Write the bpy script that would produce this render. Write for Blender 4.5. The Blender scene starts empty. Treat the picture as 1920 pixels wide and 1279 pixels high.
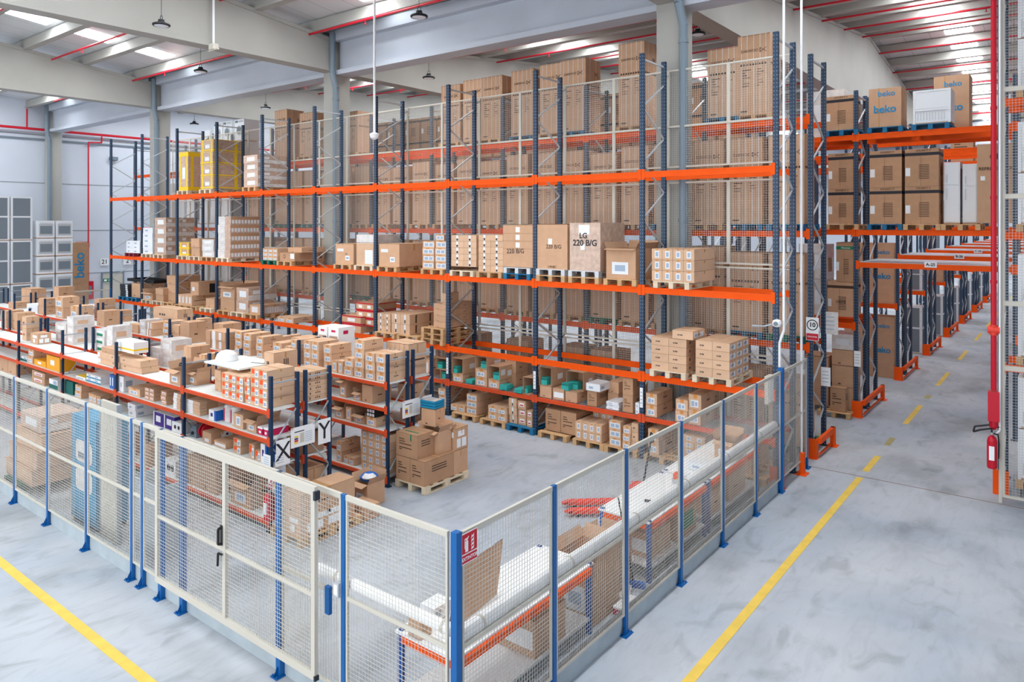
import bpy, math, random
from math import sin, cos, pi, radians
from mathutils import Vector, Matrix

# ---------------------------------------------------------------- camera, light, exposure
S = bpy.context.scene
C = S.collection
CAM_H, FPX, YAW, HOR = 4.96, 1352.0, radians(37.9), 420.0
cd = bpy.data.cameras.new('camera')
cd.sensor_width = 36.0
cd.lens = 36.0 * FPX / 1920
cd.shift_y = (HOR - 639.5) / 1920.0
cd.clip_start, cd.clip_end = 0.1, 400
cam = bpy.data.objects.new('camera', cd)
cam.location = (0, 0, CAM_H)
cam.rotation_euler = (pi / 2, 0, YAW)
C.objects.link(cam)
S.camera = cam
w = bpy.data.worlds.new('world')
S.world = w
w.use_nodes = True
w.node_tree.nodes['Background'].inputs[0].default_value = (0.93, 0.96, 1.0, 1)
wn = w.node_tree                                     # daylight with added strength from the open front, to brighten surfaces facing it
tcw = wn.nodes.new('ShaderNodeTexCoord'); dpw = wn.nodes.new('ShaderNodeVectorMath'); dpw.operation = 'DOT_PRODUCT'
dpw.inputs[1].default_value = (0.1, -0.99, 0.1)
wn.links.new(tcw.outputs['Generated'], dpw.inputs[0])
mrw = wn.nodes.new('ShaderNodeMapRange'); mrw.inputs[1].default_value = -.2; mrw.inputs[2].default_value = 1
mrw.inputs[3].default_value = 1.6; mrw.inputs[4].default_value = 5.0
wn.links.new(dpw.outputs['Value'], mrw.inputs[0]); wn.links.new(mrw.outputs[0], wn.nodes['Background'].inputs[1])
S.view_settings.view_transform = 'Standard'
S.view_settings.look = 'None'
S.view_settings.gamma = 1
S.view_settings.exposure = -0.6
S.cycles.use_denoising = True
S.cycles.max_bounces = 7
S.cycles.diffuse_bounces = 5
SKY_EMIT = 40.0
LAMP_W = 70.0

# ---------------------------------------------------------------- materials
def lin(h):
    h = h.lstrip('#')
    o = []
    for i in (0, 2, 4):
        c = int(h[i:i + 2], 16) / 255
        o.append(c / 12.92 if c <= 0.04045 else ((c + 0.055) / 1.055) ** 2.4)
    return (*o, 1)

M = {}
def mat(name, col, rough=0.6, metal=0.0, noise=0.0, scale=8.0, rnd=0.0, emit=0.0, alpha=1.0, stretch=None, spec=0.35):
    m = bpy.data.materials.new(name)
    m.use_nodes = True
    nt = m.node_tree
    b = nt.nodes['Principled BSDF']
    c = lin(col) if isinstance(col, str) else col
    b.inputs['Base Color'].default_value = c
    b.inputs['Roughness'].default_value = rough
    b.inputs['Metallic'].default_value = metal
    b.inputs['Specular IOR Level'].default_value = spec
    b.inputs['Alpha'].default_value = alpha
    if emit:
        b.inputs['Emission Color'].default_value = c
        b.inputs['Emission Strength'].default_value = emit
    last = None
    if noise:
        tc = nt.nodes.new('ShaderNodeTexCoord')
        src = tc.outputs['Object']
        if stretch:
            mp = nt.nodes.new('ShaderNodeMapping')
            mp.inputs['Scale'].default_value = stretch
            nt.links.new(src, mp.inputs[0]); src = mp.outputs[0]
        n = nt.nodes.new('ShaderNodeTexNoise')
        n.inputs['Scale'].default_value = scale
        n.inputs['Detail'].default_value = 3
        nt.links.new(src, n.inputs['Vector'])
        r = nt.nodes.new('ShaderNodeMapRange')
        r.inputs[1].default_value, r.inputs[2].default_value = 0.3, 0.7
        r.inputs[3].default_value, r.inputs[4].default_value = 1 - noise, 1 + noise
        nt.links.new(n.outputs[0], r.inputs[0])
        last = r.outputs[0]
    if rnd:
        oi = nt.nodes.new('ShaderNodeObjectInfo')
        r2 = nt.nodes.new('ShaderNodeMapRange')
        r2.inputs[3].default_value, r2.inputs[4].default_value = 1 - rnd, 1 + rnd
        nt.links.new(oi.outputs['Random'], r2.inputs[0])
        if last:
            mu = nt.nodes.new('ShaderNodeMath'); mu.operation = 'MULTIPLY'
            nt.links.new(last, mu.inputs[0]); nt.links.new(r2.outputs[0], mu.inputs[1])
            last = mu.outputs[0]
        else:
            last = r2.outputs[0]
    if last:
        v = nt.nodes.new('ShaderNodeVectorMath'); v.operation = 'SCALE'
        v.inputs[0].default_value = c[:3]
        nt.links.new(last, v.inputs['Scale'])
        nt.links.new(v.outputs[0], b.inputs['Base Color'])
    M[name] = m
    return m

mat('upright', '#17324f', .45)
mat('beam', '#ee560c', .55, noise=.06, scale=3, spec=.15)
mat('beam_small', '#d4502a', .55, noise=.06, scale=3, spec=.2)
mat('blue_post', '#085c9f', .4)
mat('cream', '#c6c1b5', .5)
mat('wire', '#c3c0b8', .5)
mat('zinc', '#c2c7cb', .4, .3)
mat('galv', '#a7b0b8', .45, .3)
mat('kerb', '#a9b4ba', .6, noise=.08, scale=4)
mat('board', '#d9dcd9', .6, noise=.05, scale=6, rnd=.04)
mat('white', '#eeeeee', .45)
mat('white_app', '#e6eaee', .35, rnd=.05)
mat('wrap', '#d9d5d2', .2, noise=.12, scale=7, rnd=.05, spec=.6)
mat('wrap_brown', '#c4a794', .25, noise=.16, scale=9, rnd=.06, spec=.6)
mat('cardboard', '#c79f7f', .8, noise=.05, scale=5, rnd=.09)
mat('cardboard_light', '#d2ad8e', .8, noise=.05, scale=5, rnd=.08)
mat('cardboard_dark', '#b68e6e', .8, noise=.06, scale=5, rnd=.08)
mat('tape', '#b78a58', .35)
mat('tape_orange', '#d38b3f', .35)
mat('seam', '#7d5a3e', .8)
mat('print', '#4d3a2e', .7)
mat('black', '#17191d', .5)
mat('dark', '#262a33', .5)
mat('ink', '#2a2a32', .6)
mat('paper', '#eceeef', .6)
mat('label', '#e2e6ea', .6)
mat('label_print', '#9fb0c4', .6)
mat('orange_label', '#f4561f', .6)
mat('teal', '#38b3ac', .5, rnd=.1)
mat('teal_dark', '#17665f', .6)
mat('green', '#0e7c5a', .6)
mat('beko_blue', '#1f86b8', .6)
mat('red', '#c4152b', .4)
mat('fire_red', '#c0102a', .35)
mat('jack_red', '#e2402c', .45)
mat('magenta', '#c31850', .5)
mat('violet', '#3f2b80', .5)
mat('yellow', '#f0c81e', .5)
mat('yellow_box', '#f2a81d', .5)
mat('blue_box', '#1f63b8', .5)
mat('turquoise', '#1587b0', .5)
mat('glass_dark', '#77828b', .25)
mat('wood', '#c8a074', .75, noise=.14, scale=3, rnd=.12, stretch=(1, 6, 6))
mat('wood_light', '#dccbb0', .75, noise=.1, scale=3, rnd=.06, stretch=(1, 6, 6))
mat('wood_blue', '#1c6c96', .7, noise=.1, rnd=.05)
mat('wood_green', '#0f6a5a', .7, noise=.1)
mat('wood_red', '#8c2f3f', .7, noise=.1)
mat('concrete', '#a4a39d', .8, noise=.05, scale=.7)
mat('concrete_dark', '#a5a39c', .8, noise=.06, scale=.9)
mat('girder', '#b4bac4', .6, noise=.06, scale=.6)
mat('pipe_grey', '#76848f', .4)
mat('wall', '#ccd2dc', .7, noise=.03, scale=.5)
mat('wall_joint', '#8e9499', .8)
mat('line_yellow', '#e6c255', .6, noise=.07, scale=5)
mat('line_worn', '#a59a68', .7, noise=.1, scale=8)
mat('rubber', '#2b2c30', .7)
mat('lens', '#dfe6ee', .3)
M['skylight'] = None
m = bpy.data.materials.new('skylight'); m.use_nodes = True
b = m.node_tree.nodes['Principled BSDF']
b.inputs['Base Color'].default_value = (.9, .93, .95, 1)
b.inputs['Emission Color'].default_value = (.93, .97, 1, 1)
b.inputs['Emission Strength'].default_value = SKY_EMIT
M['skylight'] = m

def perforated(name, base, hole, axis_w):          # punched rack upright: two columns of holes, slotted every 5 cm
    m = bpy.data.materials.new(name); m.use_nodes = True
    nt = m.node_tree; b = nt.nodes['Principled BSDF']
    b.inputs['Roughness'].default_value = .45
    tc = nt.nodes.new('ShaderNodeTexCoord'); sp = nt.nodes.new('ShaderNodeSeparateXYZ')
    nt.links.new(tc.outputs['Object'], sp.inputs[0])
    def mth(op, a, c=None):
        n = nt.nodes.new('ShaderNodeMath'); n.operation = op
        for i, v in enumerate((a, c)):
            if v is None: continue
            if isinstance(v, (int, float)): n.inputs[i].default_value = v
            else: nt.links.new(v, n.inputs[i])
        return n.outputs[0]
    z = mth('FRACT', mth('MULTIPLY', sp.outputs[2], 1 / .075))
    zm = mth('COMPARE', z, .5); zm.node.inputs[2].default_value = .15
    ax = mth('ABSOLUTE', sp.outputs[0])
    xm = mth('COMPARE', ax, axis_w); xm.node.inputs[2].default_value = .007
    ay = mth('ABSOLUTE', sp.outputs[1])
    ym = mth('COMPARE', ay, .006); ym.node.inputs[2].default_value = .007
    k = mth('MULTIPLY', zm, mth('MAXIMUM', xm, ym))
    mx = nt.nodes.new('ShaderNodeMix'); mx.data_type = 'RGBA'
    mx.inputs[6].default_value = lin(base); mx.inputs[7].default_value = lin(hole)
    nt.links.new(k, mx.inputs[0]); nt.links.new(mx.outputs[2], b.inputs['Base Color'])
    M[name] = m
perforated('upright_holes', '#18344f', '#71849a', .027)
perforated('blue_holes', '#12539f', '#0a2c5c', .0)

def floor_material():
    m = bpy.data.materials.new('floor_concrete'); m.use_nodes = True
    nt = m.node_tree; b = nt.nodes['Principled BSDF']
    tc = nt.nodes.new('ShaderNodeTexCoord')
    def noise(scale, detail, stretch=(1, 1, 1), rot=0, dist=0):
        mp = nt.nodes.new('ShaderNodeMapping'); mp.inputs['Scale'].default_value = stretch
        mp.inputs['Rotation'].default_value = (0, 0, rot)
        nt.links.new(tc.outputs['Object'], mp.inputs[0])
        n = nt.nodes.new('ShaderNodeTexNoise'); n.inputs['Scale'].default_value = scale
        n.inputs['Detail'].default_value = detail; n.inputs['Distortion'].default_value = dist
        nt.links.new(mp.outputs[0], n.inputs['Vector'])
        return n.outputs[0]
    def ramp(src, stops):
        r = nt.nodes.new('ShaderNodeValToRGB')
        e = r.color_ramp.elements
        while len(e) > 1: e.remove(e[0])
        e[0].position, e[0].color = stops[0][0], stops[0][1]
        for p, c in stops[1:]:
            x = e.new(p); x.color = c
        nt.links.new(src, r.inputs[0]); return r.outputs[0]
    def mix(f, a, c, mode='MIX'):
        x = nt.nodes.new('ShaderNodeMix'); x.data_type = 'RGBA'; x.blend_type = mode
        for i, v in ((0, f), (6, a), (7, c)):
            if isinstance(v, (int, float, tuple)): x.inputs[i].default_value = v
            else: nt.links.new(v, x.inputs[i])
        return x.outputs[2]
    base = ramp(noise(.35, 4, dist=.6), [(.3, lin('#a2acb9')), (.5, lin('#b2b8c0')), (.7, lin('#c2c5ca'))])
    big = ramp(noise(.6, 11, (1, .75, 1), .35, .3), [(.40, (1, 1, 1, 1)), (.5, (.955, .955, .95, 1)), (.6, (.80, .80, .79, 1)), (.70, (.62, .62, .60, 1))])
    scr = ramp(noise(9.0, 5, (1, .25, 1), -1.0, .6), [(.5, (1, 1, 1, 1)), (.72, (.86, .86, .86, 1))])
    spk = ramp(noise(26, 2), [(.27, (.8, .8, .78, 1)), (.31, (1, 1, 1, 1))])
    tyre = ramp(noise(2.3, 12, (1, .6, 1), .9, .8), [(.55, (1, 1, 1, 1)), (.63, (.84, .84, .83, 1)), (.7, (.7, .7, .69, 1))])
    c = mix(1.0, base, big, 'MULTIPLY'); c = mix(.75, c, tyre, 'MULTIPLY'); c = mix(.7, c, scr, 'MULTIPLY'); c = mix(.6, c, spk, 'MULTIPLY')
    nt.links.new(c, b.inputs['Base Color'])
    rr = nt.nodes.new('ShaderNodeMapRange'); rr.inputs[3].default_value = .42; rr.inputs[4].default_value = .75
    nt.links.new(noise(.9, 5), rr.inputs[0]); nt.links.new(rr.outputs[0], b.inputs['Roughness'])
    b.inputs['Specular IOR Level'].default_value = .4
    M['floor'] = m
floor_material()

def deck_material():                                # ribbed sandwich roof sheets, ribs running down the slope
    m = bpy.data.materials.new('roof_sheet'); m.use_nodes = True
    nt = m.node_tree; b = nt.nodes['Principled BSDF']
    tc = nt.nodes.new('ShaderNodeTexCoord'); sp = nt.nodes.new('ShaderNodeSeparateXYZ')
    nt.links.new(tc.outputs['Object'], sp.inputs[0])
    f = nt.nodes.new('ShaderNodeMath'); f.operation = 'MULTIPLY'; f.inputs[1].default_value = 1.0
    nt.links.new(sp.outputs[0], f.inputs[0])
    fr = nt.nodes.new('ShaderNodeMath'); fr.operation = 'FRACT'; nt.links.new(f.outputs[0], fr.inputs[0])
    r = nt.nodes.new('ShaderNodeValToRGB'); e = r.color_ramp.elements
    e[0].position, e[0].color = 0, lin('#a5aaad'); e[1].position, e[1].color = .05, lin('#dadcde')
    nt.links.new(fr.outputs[0], r.inputs[0]); nt.links.new(r.outputs[0], b.inputs['Base Color'])
    b.inputs['Roughness'].default_value = .35; b.inputs['Metallic'].default_value = .1
    M['deck'] = m
deck_material()

# ---------------------------------------------------------------- mesh helpers
class MB:
    def __init__(s): s.v, s.f, s.m = [], [], []
    def face(s, pts, k=0):
        n = len(s.v); s.v += [tuple(p) for p in pts]; s.f.append(tuple(range(n, n + len(pts)))); s.m.append(k); return s
    def box(s, x0, x1, y0, y1, z0, z1, k=0):
        n = len(s.v); e = (len(s.f) // 6 % 23) * 4e-5   # keeps overlapping members from sharing exactly the same plane
        x0 -= e; y0 -= e; x1 += e; y1 += e; z1 += e
        s.v += [(x0, y0, z0), (x1, y0, z0), (x1, y1, z0), (x0, y1, z0), (x0, y0, z1), (x1, y0, z1), (x1, y1, z1), (x0, y1, z1)]
        for f in ((0, 3, 2, 1), (4, 5, 6, 7), (0, 1, 5, 4), (1, 2, 6, 5), (2, 3, 7, 6), (3, 0, 4, 7)):
            s.f.append(tuple(n + i for i in f)); s.m.append(k)
        return s
    def tube(s, p, q, r, n=8, k=0, r2=None, caps=True):
        p, q = Vector(p), Vector(q); d = (q - p).normalized()
        a = d.orthogonal().normalized() if abs(d.z) > .99 else d.cross(Vector((0, 0, 1))).normalized()
        b = d.cross(a); r2 = r if r2 is None else r2; i0 = len(s.v)
        for c, rr in ((p, r), (q, r2)):
            for i in range(n):
                t = 2 * pi * (i + .5) / n
                s.v.append(tuple(c + a * rr * cos(t) + b * rr * sin(t)))
        for i in range(n):
            j = (i + 1) % n
            s.f.append((i0 + i, i0 + j, i0 + n + j, i0 + n + i)); s.m.append(k)
        if caps:
            s.f.append(tuple(i0 + i for i in reversed(range(n)))); s.m.append(k)
            s.f.append(tuple(i0 + n + i for i in range(n))); s.m.append(k)
        return s
    def path(s, pts, r, n=8, k=0):
        for a, c in zip(pts, pts[1:]): s.tube(a, c, r, n, k)
        return s
    def bar(s, p, q, wx, wz, k=0, up=(0, 0, 1)):     # rectangular bar from p to q
        p, q = Vector(p), Vector(q); d = (q - p).normalized(); u = Vector(up)
        if abs(d.dot(u)) > .99: u = Vector((0, 1, 0))
        a = d.cross(u).normalized(); b = a.cross(d); i0 = len(s.v)
        for c in (p, q):
            for sx, sz in ((-1, -1), (1, -1), (1, 1), (-1, 1)):
                s.v.append(tuple(c + a * sx * wx / 2 + b * sz * wz / 2))
        for f in ((0, 1, 2, 3), (7, 6, 5, 4), (0, 4, 5, 1), (1, 5, 6, 2), (2, 6, 7, 3), (3, 7, 4, 0)):
            s.f.append(tuple(i0 + i for i in f)); s.m.append(k)
        return s
    def lathe(s, prof, c=(0, 0, 0), n=20, k=0):
        i0 = len(s.v)
        for r, z in prof:
            for i in range(n):
                t = 2 * pi * i / n; s.v.append((c[0] + r * cos(t), c[1] + r * sin(t), c[2] + z))
        for j in range(len(prof) - 1):
            for i in range(n):
                a = i0 + j * n + i; b = i0 + j * n + (i + 1) % n
                s.f.append((a, b, b + n, a + n)); s.m.append(k)
        s.f.append(tuple(i0 + i for i in reversed(range(n)))); s.m.append(k)
        s.f.append(tuple(i0 + (len(prof) - 1) * n + i for i in range(n))); s.m.append(k)
        return s
    def mesh(s, name, mats):
        me = bpy.data.meshes.new(name)
        me.from_pydata(s.v, [], s.f)
        for q in ([mats] if isinstance(mats, str) else mats): me.materials.append(M[q])
        me.polygons.foreach_set('material_index', s.m)
        me.update()
        return me

def link(name, data, parent=None, loc=(0, 0, 0), rz=0.0):
    o = bpy.data.objects.new(name, data)
    o.location = loc; o.rotation_euler = (0, 0, rz)
    C.objects.link(o)
    if parent is not None: o.parent = parent
    return o
def tag(o, label, cat, group=None):
    o['label'] = label; o['category'] = cat
    if group: o['group'] = group
    return o
def struct(name, mb, mats, parent=None, smooth=False):
    o = link(name, mb.mesh(name, mats), parent)
    if parent is None: o['kind'] = 'structure'
    return o
def thing(name, label, cat, loc=(0, 0, 0), rz=0.0, group=None):
    return tag(link(name, None, None, loc, rz), label, cat, group)
def part(name, mb, mats, parent, loc=(0, 0, 0), rz=0.0):
    return link(name, mb.mesh(name, mats), parent, loc, rz)
def text_mesh(txt, size, mt, thick=.0015, shear=0.0, bold=0.0):
    cu = bpy.data.curves.new('lettering', 'FONT'); cu.body = txt; cu.size = size
    cu.extrude = thick; cu.align_x = 'CENTER'; cu.align_y = 'CENTER'; cu.shear = shear; cu.offset = bold
    cu.resolution_u = 3
    o = bpy.data.objects.new('lettering', cu); C.objects.link(o)
    me = bpy.data.meshes.new_from_object(o)
    C.objects.unlink(o); bpy.data.objects.remove(o)
    me.materials.clear(); me.materials.append(M[mt])
    return me
TM = {}
def text(txt, size, mt, parent, loc, face='-y', bold=0.0, name='lettering', roll=0.0):
    k = (txt, size, mt, bold)
    if k not in TM: TM[k] = text_mesh(txt, size, mt, bold=bold)
    o = link(name, TM[k], parent, loc)
    R = {'-y': Matrix.Rotation(pi / 2, 4, 'X'), '+x': Matrix.Rotation(pi / 2, 4, 'Z') @ Matrix.Rotation(pi / 2, 4, 'X'),
         'z': Matrix.Identity(4)}[face] @ Matrix.Rotation(roll, 4, 'Z')
    o.rotation_euler = R.to_euler()
    return o

# ---------------------------------------------------------------- building shell
VAL, HALF, SL = 15.4, 19.0, .113                    # valley line, half span, roof slope
ZV = 11.35                                          # underside of the sheets at the valley
def roof_z(y):
    d = (y - VAL) % (2 * HALF)
    return ZV + SL * min(d, 2 * HALF - d)
XL, XR, YF, YB = -43.6, 3.0, -13.0, 91.4
COLX = [-7.25, -19.4, -31.45]
fl = MB().box(XL - 1, 14, -14, YB + 1, -.2, 0)
struct('floor', fl, 'floor')
j = MB()
for Y in (15.38, 30.4, 45.4): j.box(-44, 12, Y - .008, Y + .008, .0005, .003)
struct('trim_1', j, 'seam')
mb = MB()
ys = [YF, VAL - HALF, VAL, VAL + HALF, VAL + 2 * HALF, VAL + 3 * HALF, YB]
for a, c in zip(ys, ys[1:]):
    n = len(mb.v); za, zc = roof_z(a), roof_z(c)
    mb.v += [(XL - .3, a, za), (XR, a, za), (XR, c, zc), (XL - .3, c, zc), (XL - .3, a, za + .12), (XR, a, za + .12), (XR, c, zc + .12), (XL - .3, c, zc + .12)]
    for f in ((0, 3, 2, 1), (4, 5, 6, 7), (0, 1, 5, 4), (1, 2, 6, 5), (2, 3, 7, 6), (3, 0, 4, 7)):
        mb.f.append(tuple(n + i for i in f)); mb.m.append(0)
struct('ceiling', mb, 'deck')
# purlins across the bays and the translucent strips between them
n = 2; nw = 1
PP = 2.05
y = VAL - 13 * PP + 1.0
while y < YB - 1:
    z = roof_z(y) - .02
    near_valley = min((y - VAL) % 38, 38 - (y - VAL) % 38) < .7
    if not near_valley:
        pur = MB().box(XL, XR, y - .09, y + .09, z - .30, z).box(XL, XR, y - .13, y + .13, z - .36, z - .30)
        struct('trim_%d' % n, pur, 'concrete'); n += 1
    y0, y1 = y + .30, y + PP - .30
    for k in range(-1, 4):
        xc = -3.9 - 12.06 * k
        if xc > XR - .8 or xc < XL: continue
        za, zc = roof_z(y0) - .012, roof_z(y1) - .012
        sky = MB().face([(xc - .5, y0, za), (xc + .5, y0, za), (xc + .5, y1, zc), (xc - .5, y1, zc)][::-1])
        struct('window_%d' % nw, sky, 'skylight'); nw += 1
    y += PP
# gable roof beams on the columns, gutter girders between columns
def roof_beam(x, y0, y1):
    mb = MB(); yr = (y0 + y1) / 2; zb = 9.97; w2 = .22
    zt = lambda y: roof_z(y) - .36
    prof = [(y0 + .01, zb + .02), (y0 + .01, zt(y0)), (yr, zt(yr)), (y1 - .01, zt(y1)), (y1 - .01, zb + .02)]
    L = [(x - w2, a, c) for a, c in prof]; R = [(x + w2, a, c) for a, c in prof]
    n = len(mb.v); mb.v += L + R; k = len(prof)
    mb.f += [tuple(n + i for i in range(k)), tuple(n + k + i for i in reversed(range(k)))]; mb.m += [0, 0]
    for i in range(k):
        q = (i + 1) % k
        mb.f.append((n + i, n + k + i, n + k + q, n + q)); mb.m.append(0)
    # wider bottom and top flanges
    mb.box(x - .26, x + .26, y0, y1, zb, zb + .16)
    mb.bar((x, y0, zt(y0) - .05), (x, yr, zt(yr) - .05), .5, .12)
    mb.bar((x, yr, zt(yr) - .05), (x, y1, zt(y1) - .05), .5, .12)
    return mb
for x in COLX:
    for y0 in (VAL - 37.7, VAL + .3, VAL + 38.3):
        y1 = y0 + 37.4
        struct('trim_%d' % n, roof_beam(x, y0, y1), 'concrete'); n += 1
xs = [XL] + sorted(COLX) + [XR + 1.8]
for Y in (VAL, VAL + 38):
    for a, c in zip(xs, xs[1:]):
        g = MB().box(a + .3, c - .3, Y - .12, Y + .12, 9.92, 11.0)
        g.box(a + .3, c - .3, Y - .30, Y + .30, 9.85, 10.0).box(a + .3, c - .3, Y - .36, Y + .36, 10.95, 11.3)
        struct('trim_%d' % n, g, 'girder'); n += 1
    for x in COLX + [XL + .45]:
        cm = MB().box(x - .3, x + .3, Y - .3, Y + .3, 0, 9.97)
        cm.box(x - .305, x + .305, Y - .305, Y + .305, 9.8, 9.98)
        cm.box(x - .2, x + .2, Y - .3, Y + .3, 9.97, 11.0)
        struct('trim_%d' % n, cm, 'concrete'); n += 1
        dp = MB().tube((x + .38, Y - .34, 0), (x + .38, Y - .34, 9.4), .1, 14, caps=False).tube((x + .38, Y - .34, 9.4), (x + .3, Y - .42, 9.9), .1, 14).tube((x + .3, Y - .42, 9.9), (x + .3, Y - .42, 11.2), .1, 14)
        dp.tube((x + .38, Y - .34, 9.0), (x + .38, Y - .34, 9.08), .115, 14)
        dp.tube((x + .38, Y - .34, 5.0), (x + .38, Y - .34, 5.08), .115, 14)
        struct('trim_%d' % n, dp, 'pipe_grey'); n += 1
wl = MB().box(XL - .3, XL, YF, YB, 0, 14)
struct('wall_left', wl, 'wall')
wj = MB()
for z in (2.2, 4.6, 7.15, 8.3 + 1.4): wj.box(XL, XL + .012, YF, YB, z - .02, z + .02)
struct('trim_%d' % n, wj, 'wall_joint'); n += 1
wj = MB()
for y in (4.0, 27.4): wj.box(XL, XL + .25, y - .3, y + .3, 0, 11.5)
struct('trim_%d' % n, wj, 'concrete'); n += 1
struct('wall_right_unseen', MB().box(3.2, 3.5, YF, YB, 0, 14), 'wall')  # unseen wall added to block side light from the right
struct('wall_back', MB().box(XL - .3, 14, YB, YB + .3, 0, 14), 'wall')
# wall cable duct
struct('trim_%d' % n, MB().bar((XL + .06, YF, 9.4), (XL + .06, 40, 9.55), .08, .08), 'pipe_grey'); n += 1
# painted floor lines
def line(name, a, c, d, e, label, mt='line_yellow'):
    tag(struct_thing(name, MB().box(a, c, d, e, .001, .004), mt), label, 'floor marking')
def struct_thing(name, mb, mt): return link(name, mb.mesh(name, mt))
line('floor_line', -3.35, -3.23, -2.0, 15.30, 'long solid yellow line on the floor beside the right-hand fence')
line('floor_line', -40, -1.5, 3.68, 3.80, 'solid yellow line crossing the floor in front of the sliding gate')
dd = [(15.75, 16.95), (20.1, 22.4), (25.5, 27.9), (30.8, 33.2), (36.3, 38.9), (41.6, 44.1), (47, 49.6), (52.4, 55), (58, 60.4)]
words = ['nearest', 'second', 'third', 'fourth', 'fifth', 'sixth', 'seventh', 'eighth', 'farthest']
for i, (a, c) in enumerate(dd):
    line('floor_line', -3.35, -3.23, a, c, '%s dash of the yellow broken line down the right aisle' % words[i])
line('floor_line', -3.36, -3.24, 17.9, 18.6, 'worn brownish patch between yellow dashes in the right aisle', 'line_worn')
line('floor_line', -3.36, -3.22, 23.4, 23.9, 'small worn yellow mark past the second dash in the right aisle', 'line_worn')
line('floor_line', -5.6, -4.4, 17.75, 17.83, 'faint yellow line at the end of the rack opening by the aisle', 'line_worn')

# sprinkler mains
def pipe(label, pts, r=.035, mt='red', drops=()):
    t = thing('sprinkler_pipe', label, 'pipe', pts[0])
    o = Vector(pts[0])
    p = [Vector(q) - o for q in pts]
    part('pipe_run', MB().path(p, r, 8), mt, t)
    for d in drops:
        q = Vector(d) - o
        part('sprinkler_head', MB().tube(q, q - Vector((0, 0, .12)), .018, 6).tube(q - Vector((0, 0, .12)), q - Vector((0, 0, .14)), .04, 8), 'red', t)
    return t
yy = [(8.0, 'first'), (11.1, 'second'), (14.14, 'third'), (20.8, 'fourth'), (23.6, 'fifth'), (26.9, 'sixth'), (30.0, 'seventh'), (33.1, 'eighth'), (36.4, 'ninth'), (39.6, 'tenth'), (42.8, 'eleventh'), (46.0, 'twelfth'), (49.2, 'thirteenth')]
for Y, w_ in yy:
    z = roof_z(Y) - .5
    pipe('red sprinkler pipe under the roof sheets, %s counted from the camera' % w_, [(-39.5, Y, z), (2.6, Y, z)], .035, 'red', [(x, Y, z) for x in (-10.4, -16.5, -22.5, -2.4, -28.5)])
pipe('thick red fire main running along the far left wall', [(XL + .35, 3, 9.95), (XL + .35, 32, 10.0)], .07)
pipe('thin red riser pipe going down the left wall beside the rack', [(XL + .3, 17.9, 9.9), (XL + .3, 17.9, 9.55), (XL + .3, 17.2, 9.5), (XL + .3, 17.2, 1.2)], .04)
pipe('short red drop joining the roof pipe to the left fire main', [(XL + .35, 14.2, 11.0), (XL + .35, 14.2, 10.0)], .04)
pipe('red drop to the wall main, left of the second column', [(XL + .35, 21.6, 11.3), (XL + .35, 21.6, 10.0)], .04)
pipe('red drop to the wall main, right of the second column', [(XL + .35, 26.0, 11.6), (XL + .35, 26.0, 10.0)], .04)

# UFO pendant lamps
def lamp(x, y, z, label):
    t = thing('pendant_lamp', label, 'lamp', (x, y, z))
    part('housing', MB().lathe([(.19, 0), (.205, .02), (.2, .045), (.13, .075), (.075, .1), (.07, .15), (.04, .16)], n=24), 'black', t)
    part('lens', MB().lathe([(.15, -.008), (.165, .002)], n=24), 'lens', t)
    h = MB(); zt = roof_z(y) - z
    h.path([(-.05, 0, .14), (-.05, 0, .22), (0, 0, .26), (.05, 0, .22), (.05, 0, .14)], .008, 6)
    part('bracket', h, 'dark', t)
    part('cord', MB().tube((0, 0, .25), (0, 0, zt), .006, 5), 'dark', t)
    l = bpy.data.lights.new('lamp_light', 'SPOT'); l.energy = LAMP_W * 6; l.spot_size = radians(130); l.spot_blend = .6
    l.shadow_soft_size = .18; l.color = (.95, .98, 1)
    lo = link('lamp_light', l, t, (0, 0, -.03))
lamp(-17.3, 8.5, 9.72, 'black round pendant lamp hanging nearest the camera, upper left')
lamp(-21.7, 11.9, 9.75, 'black pendant lamp in front of the second column from left')
lamp(-11.9, 11.8, 9.72, 'black pendant lamp over the racks, right of the long white pole')
lamp(-16.5, 16.8, 9.68, 'black pendant lamp hanging above the brown refrigerator cartons, middle')
lamp(-26.4, 17.3, 9.75, 'black pendant lamp just left of the middle column')
lamp(-7.9, 18.2, 10.0, 'black pendant lamp right of the big column, above the cartons')
lamp(-33.4, 18.0, 9.75, 'small far black pendant lamp by the stacked white appliances')
# ---------------------------------------------------------------- pallet racking
CACHE = {}
def cached(key, fn):
    if key not in CACHE: CACHE[key] = fn()
    return CACHE[key]
def upright_mesh(h, w_=.10, d=.075, mt='upright_holes'):
    def f():
        mb = MB().box(-w_ / 2, w_ / 2, -d / 2, d / 2, 0, h)
        mb.box(-w_ / 2 - .03, w_ / 2 + .03, -d / 2 - .03, d / 2 + .03, 0, .012, 1)
        return mb.mesh('upright', [mt, 'upright'])
    return cached(('up', h, w_, d, mt), f)
def brace_mesh(h, dep, seg, mt='zinc', t=.035, tops=True):
    def f():
        mb = MB(); z = .25; s = 0; y0, y1 = .04, dep - .04
        if tops: mb.bar((0, y0, h - .12), (0, y1, h - .12), t, t)
        mb.bar((0, y0, .2), (0, y1, .2), t, t)
        while z + seg < h - .15:
            a, c = (y0, y1) if s % 2 == 0 else (y1, y0)
            mb.bar((0, a, z), (0, c, z + seg), t, t * .8); z += seg; s += 1
        return mb.mesh('bracing', mt)
    return cached(('br', h, dep, seg, mt), f)
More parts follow.
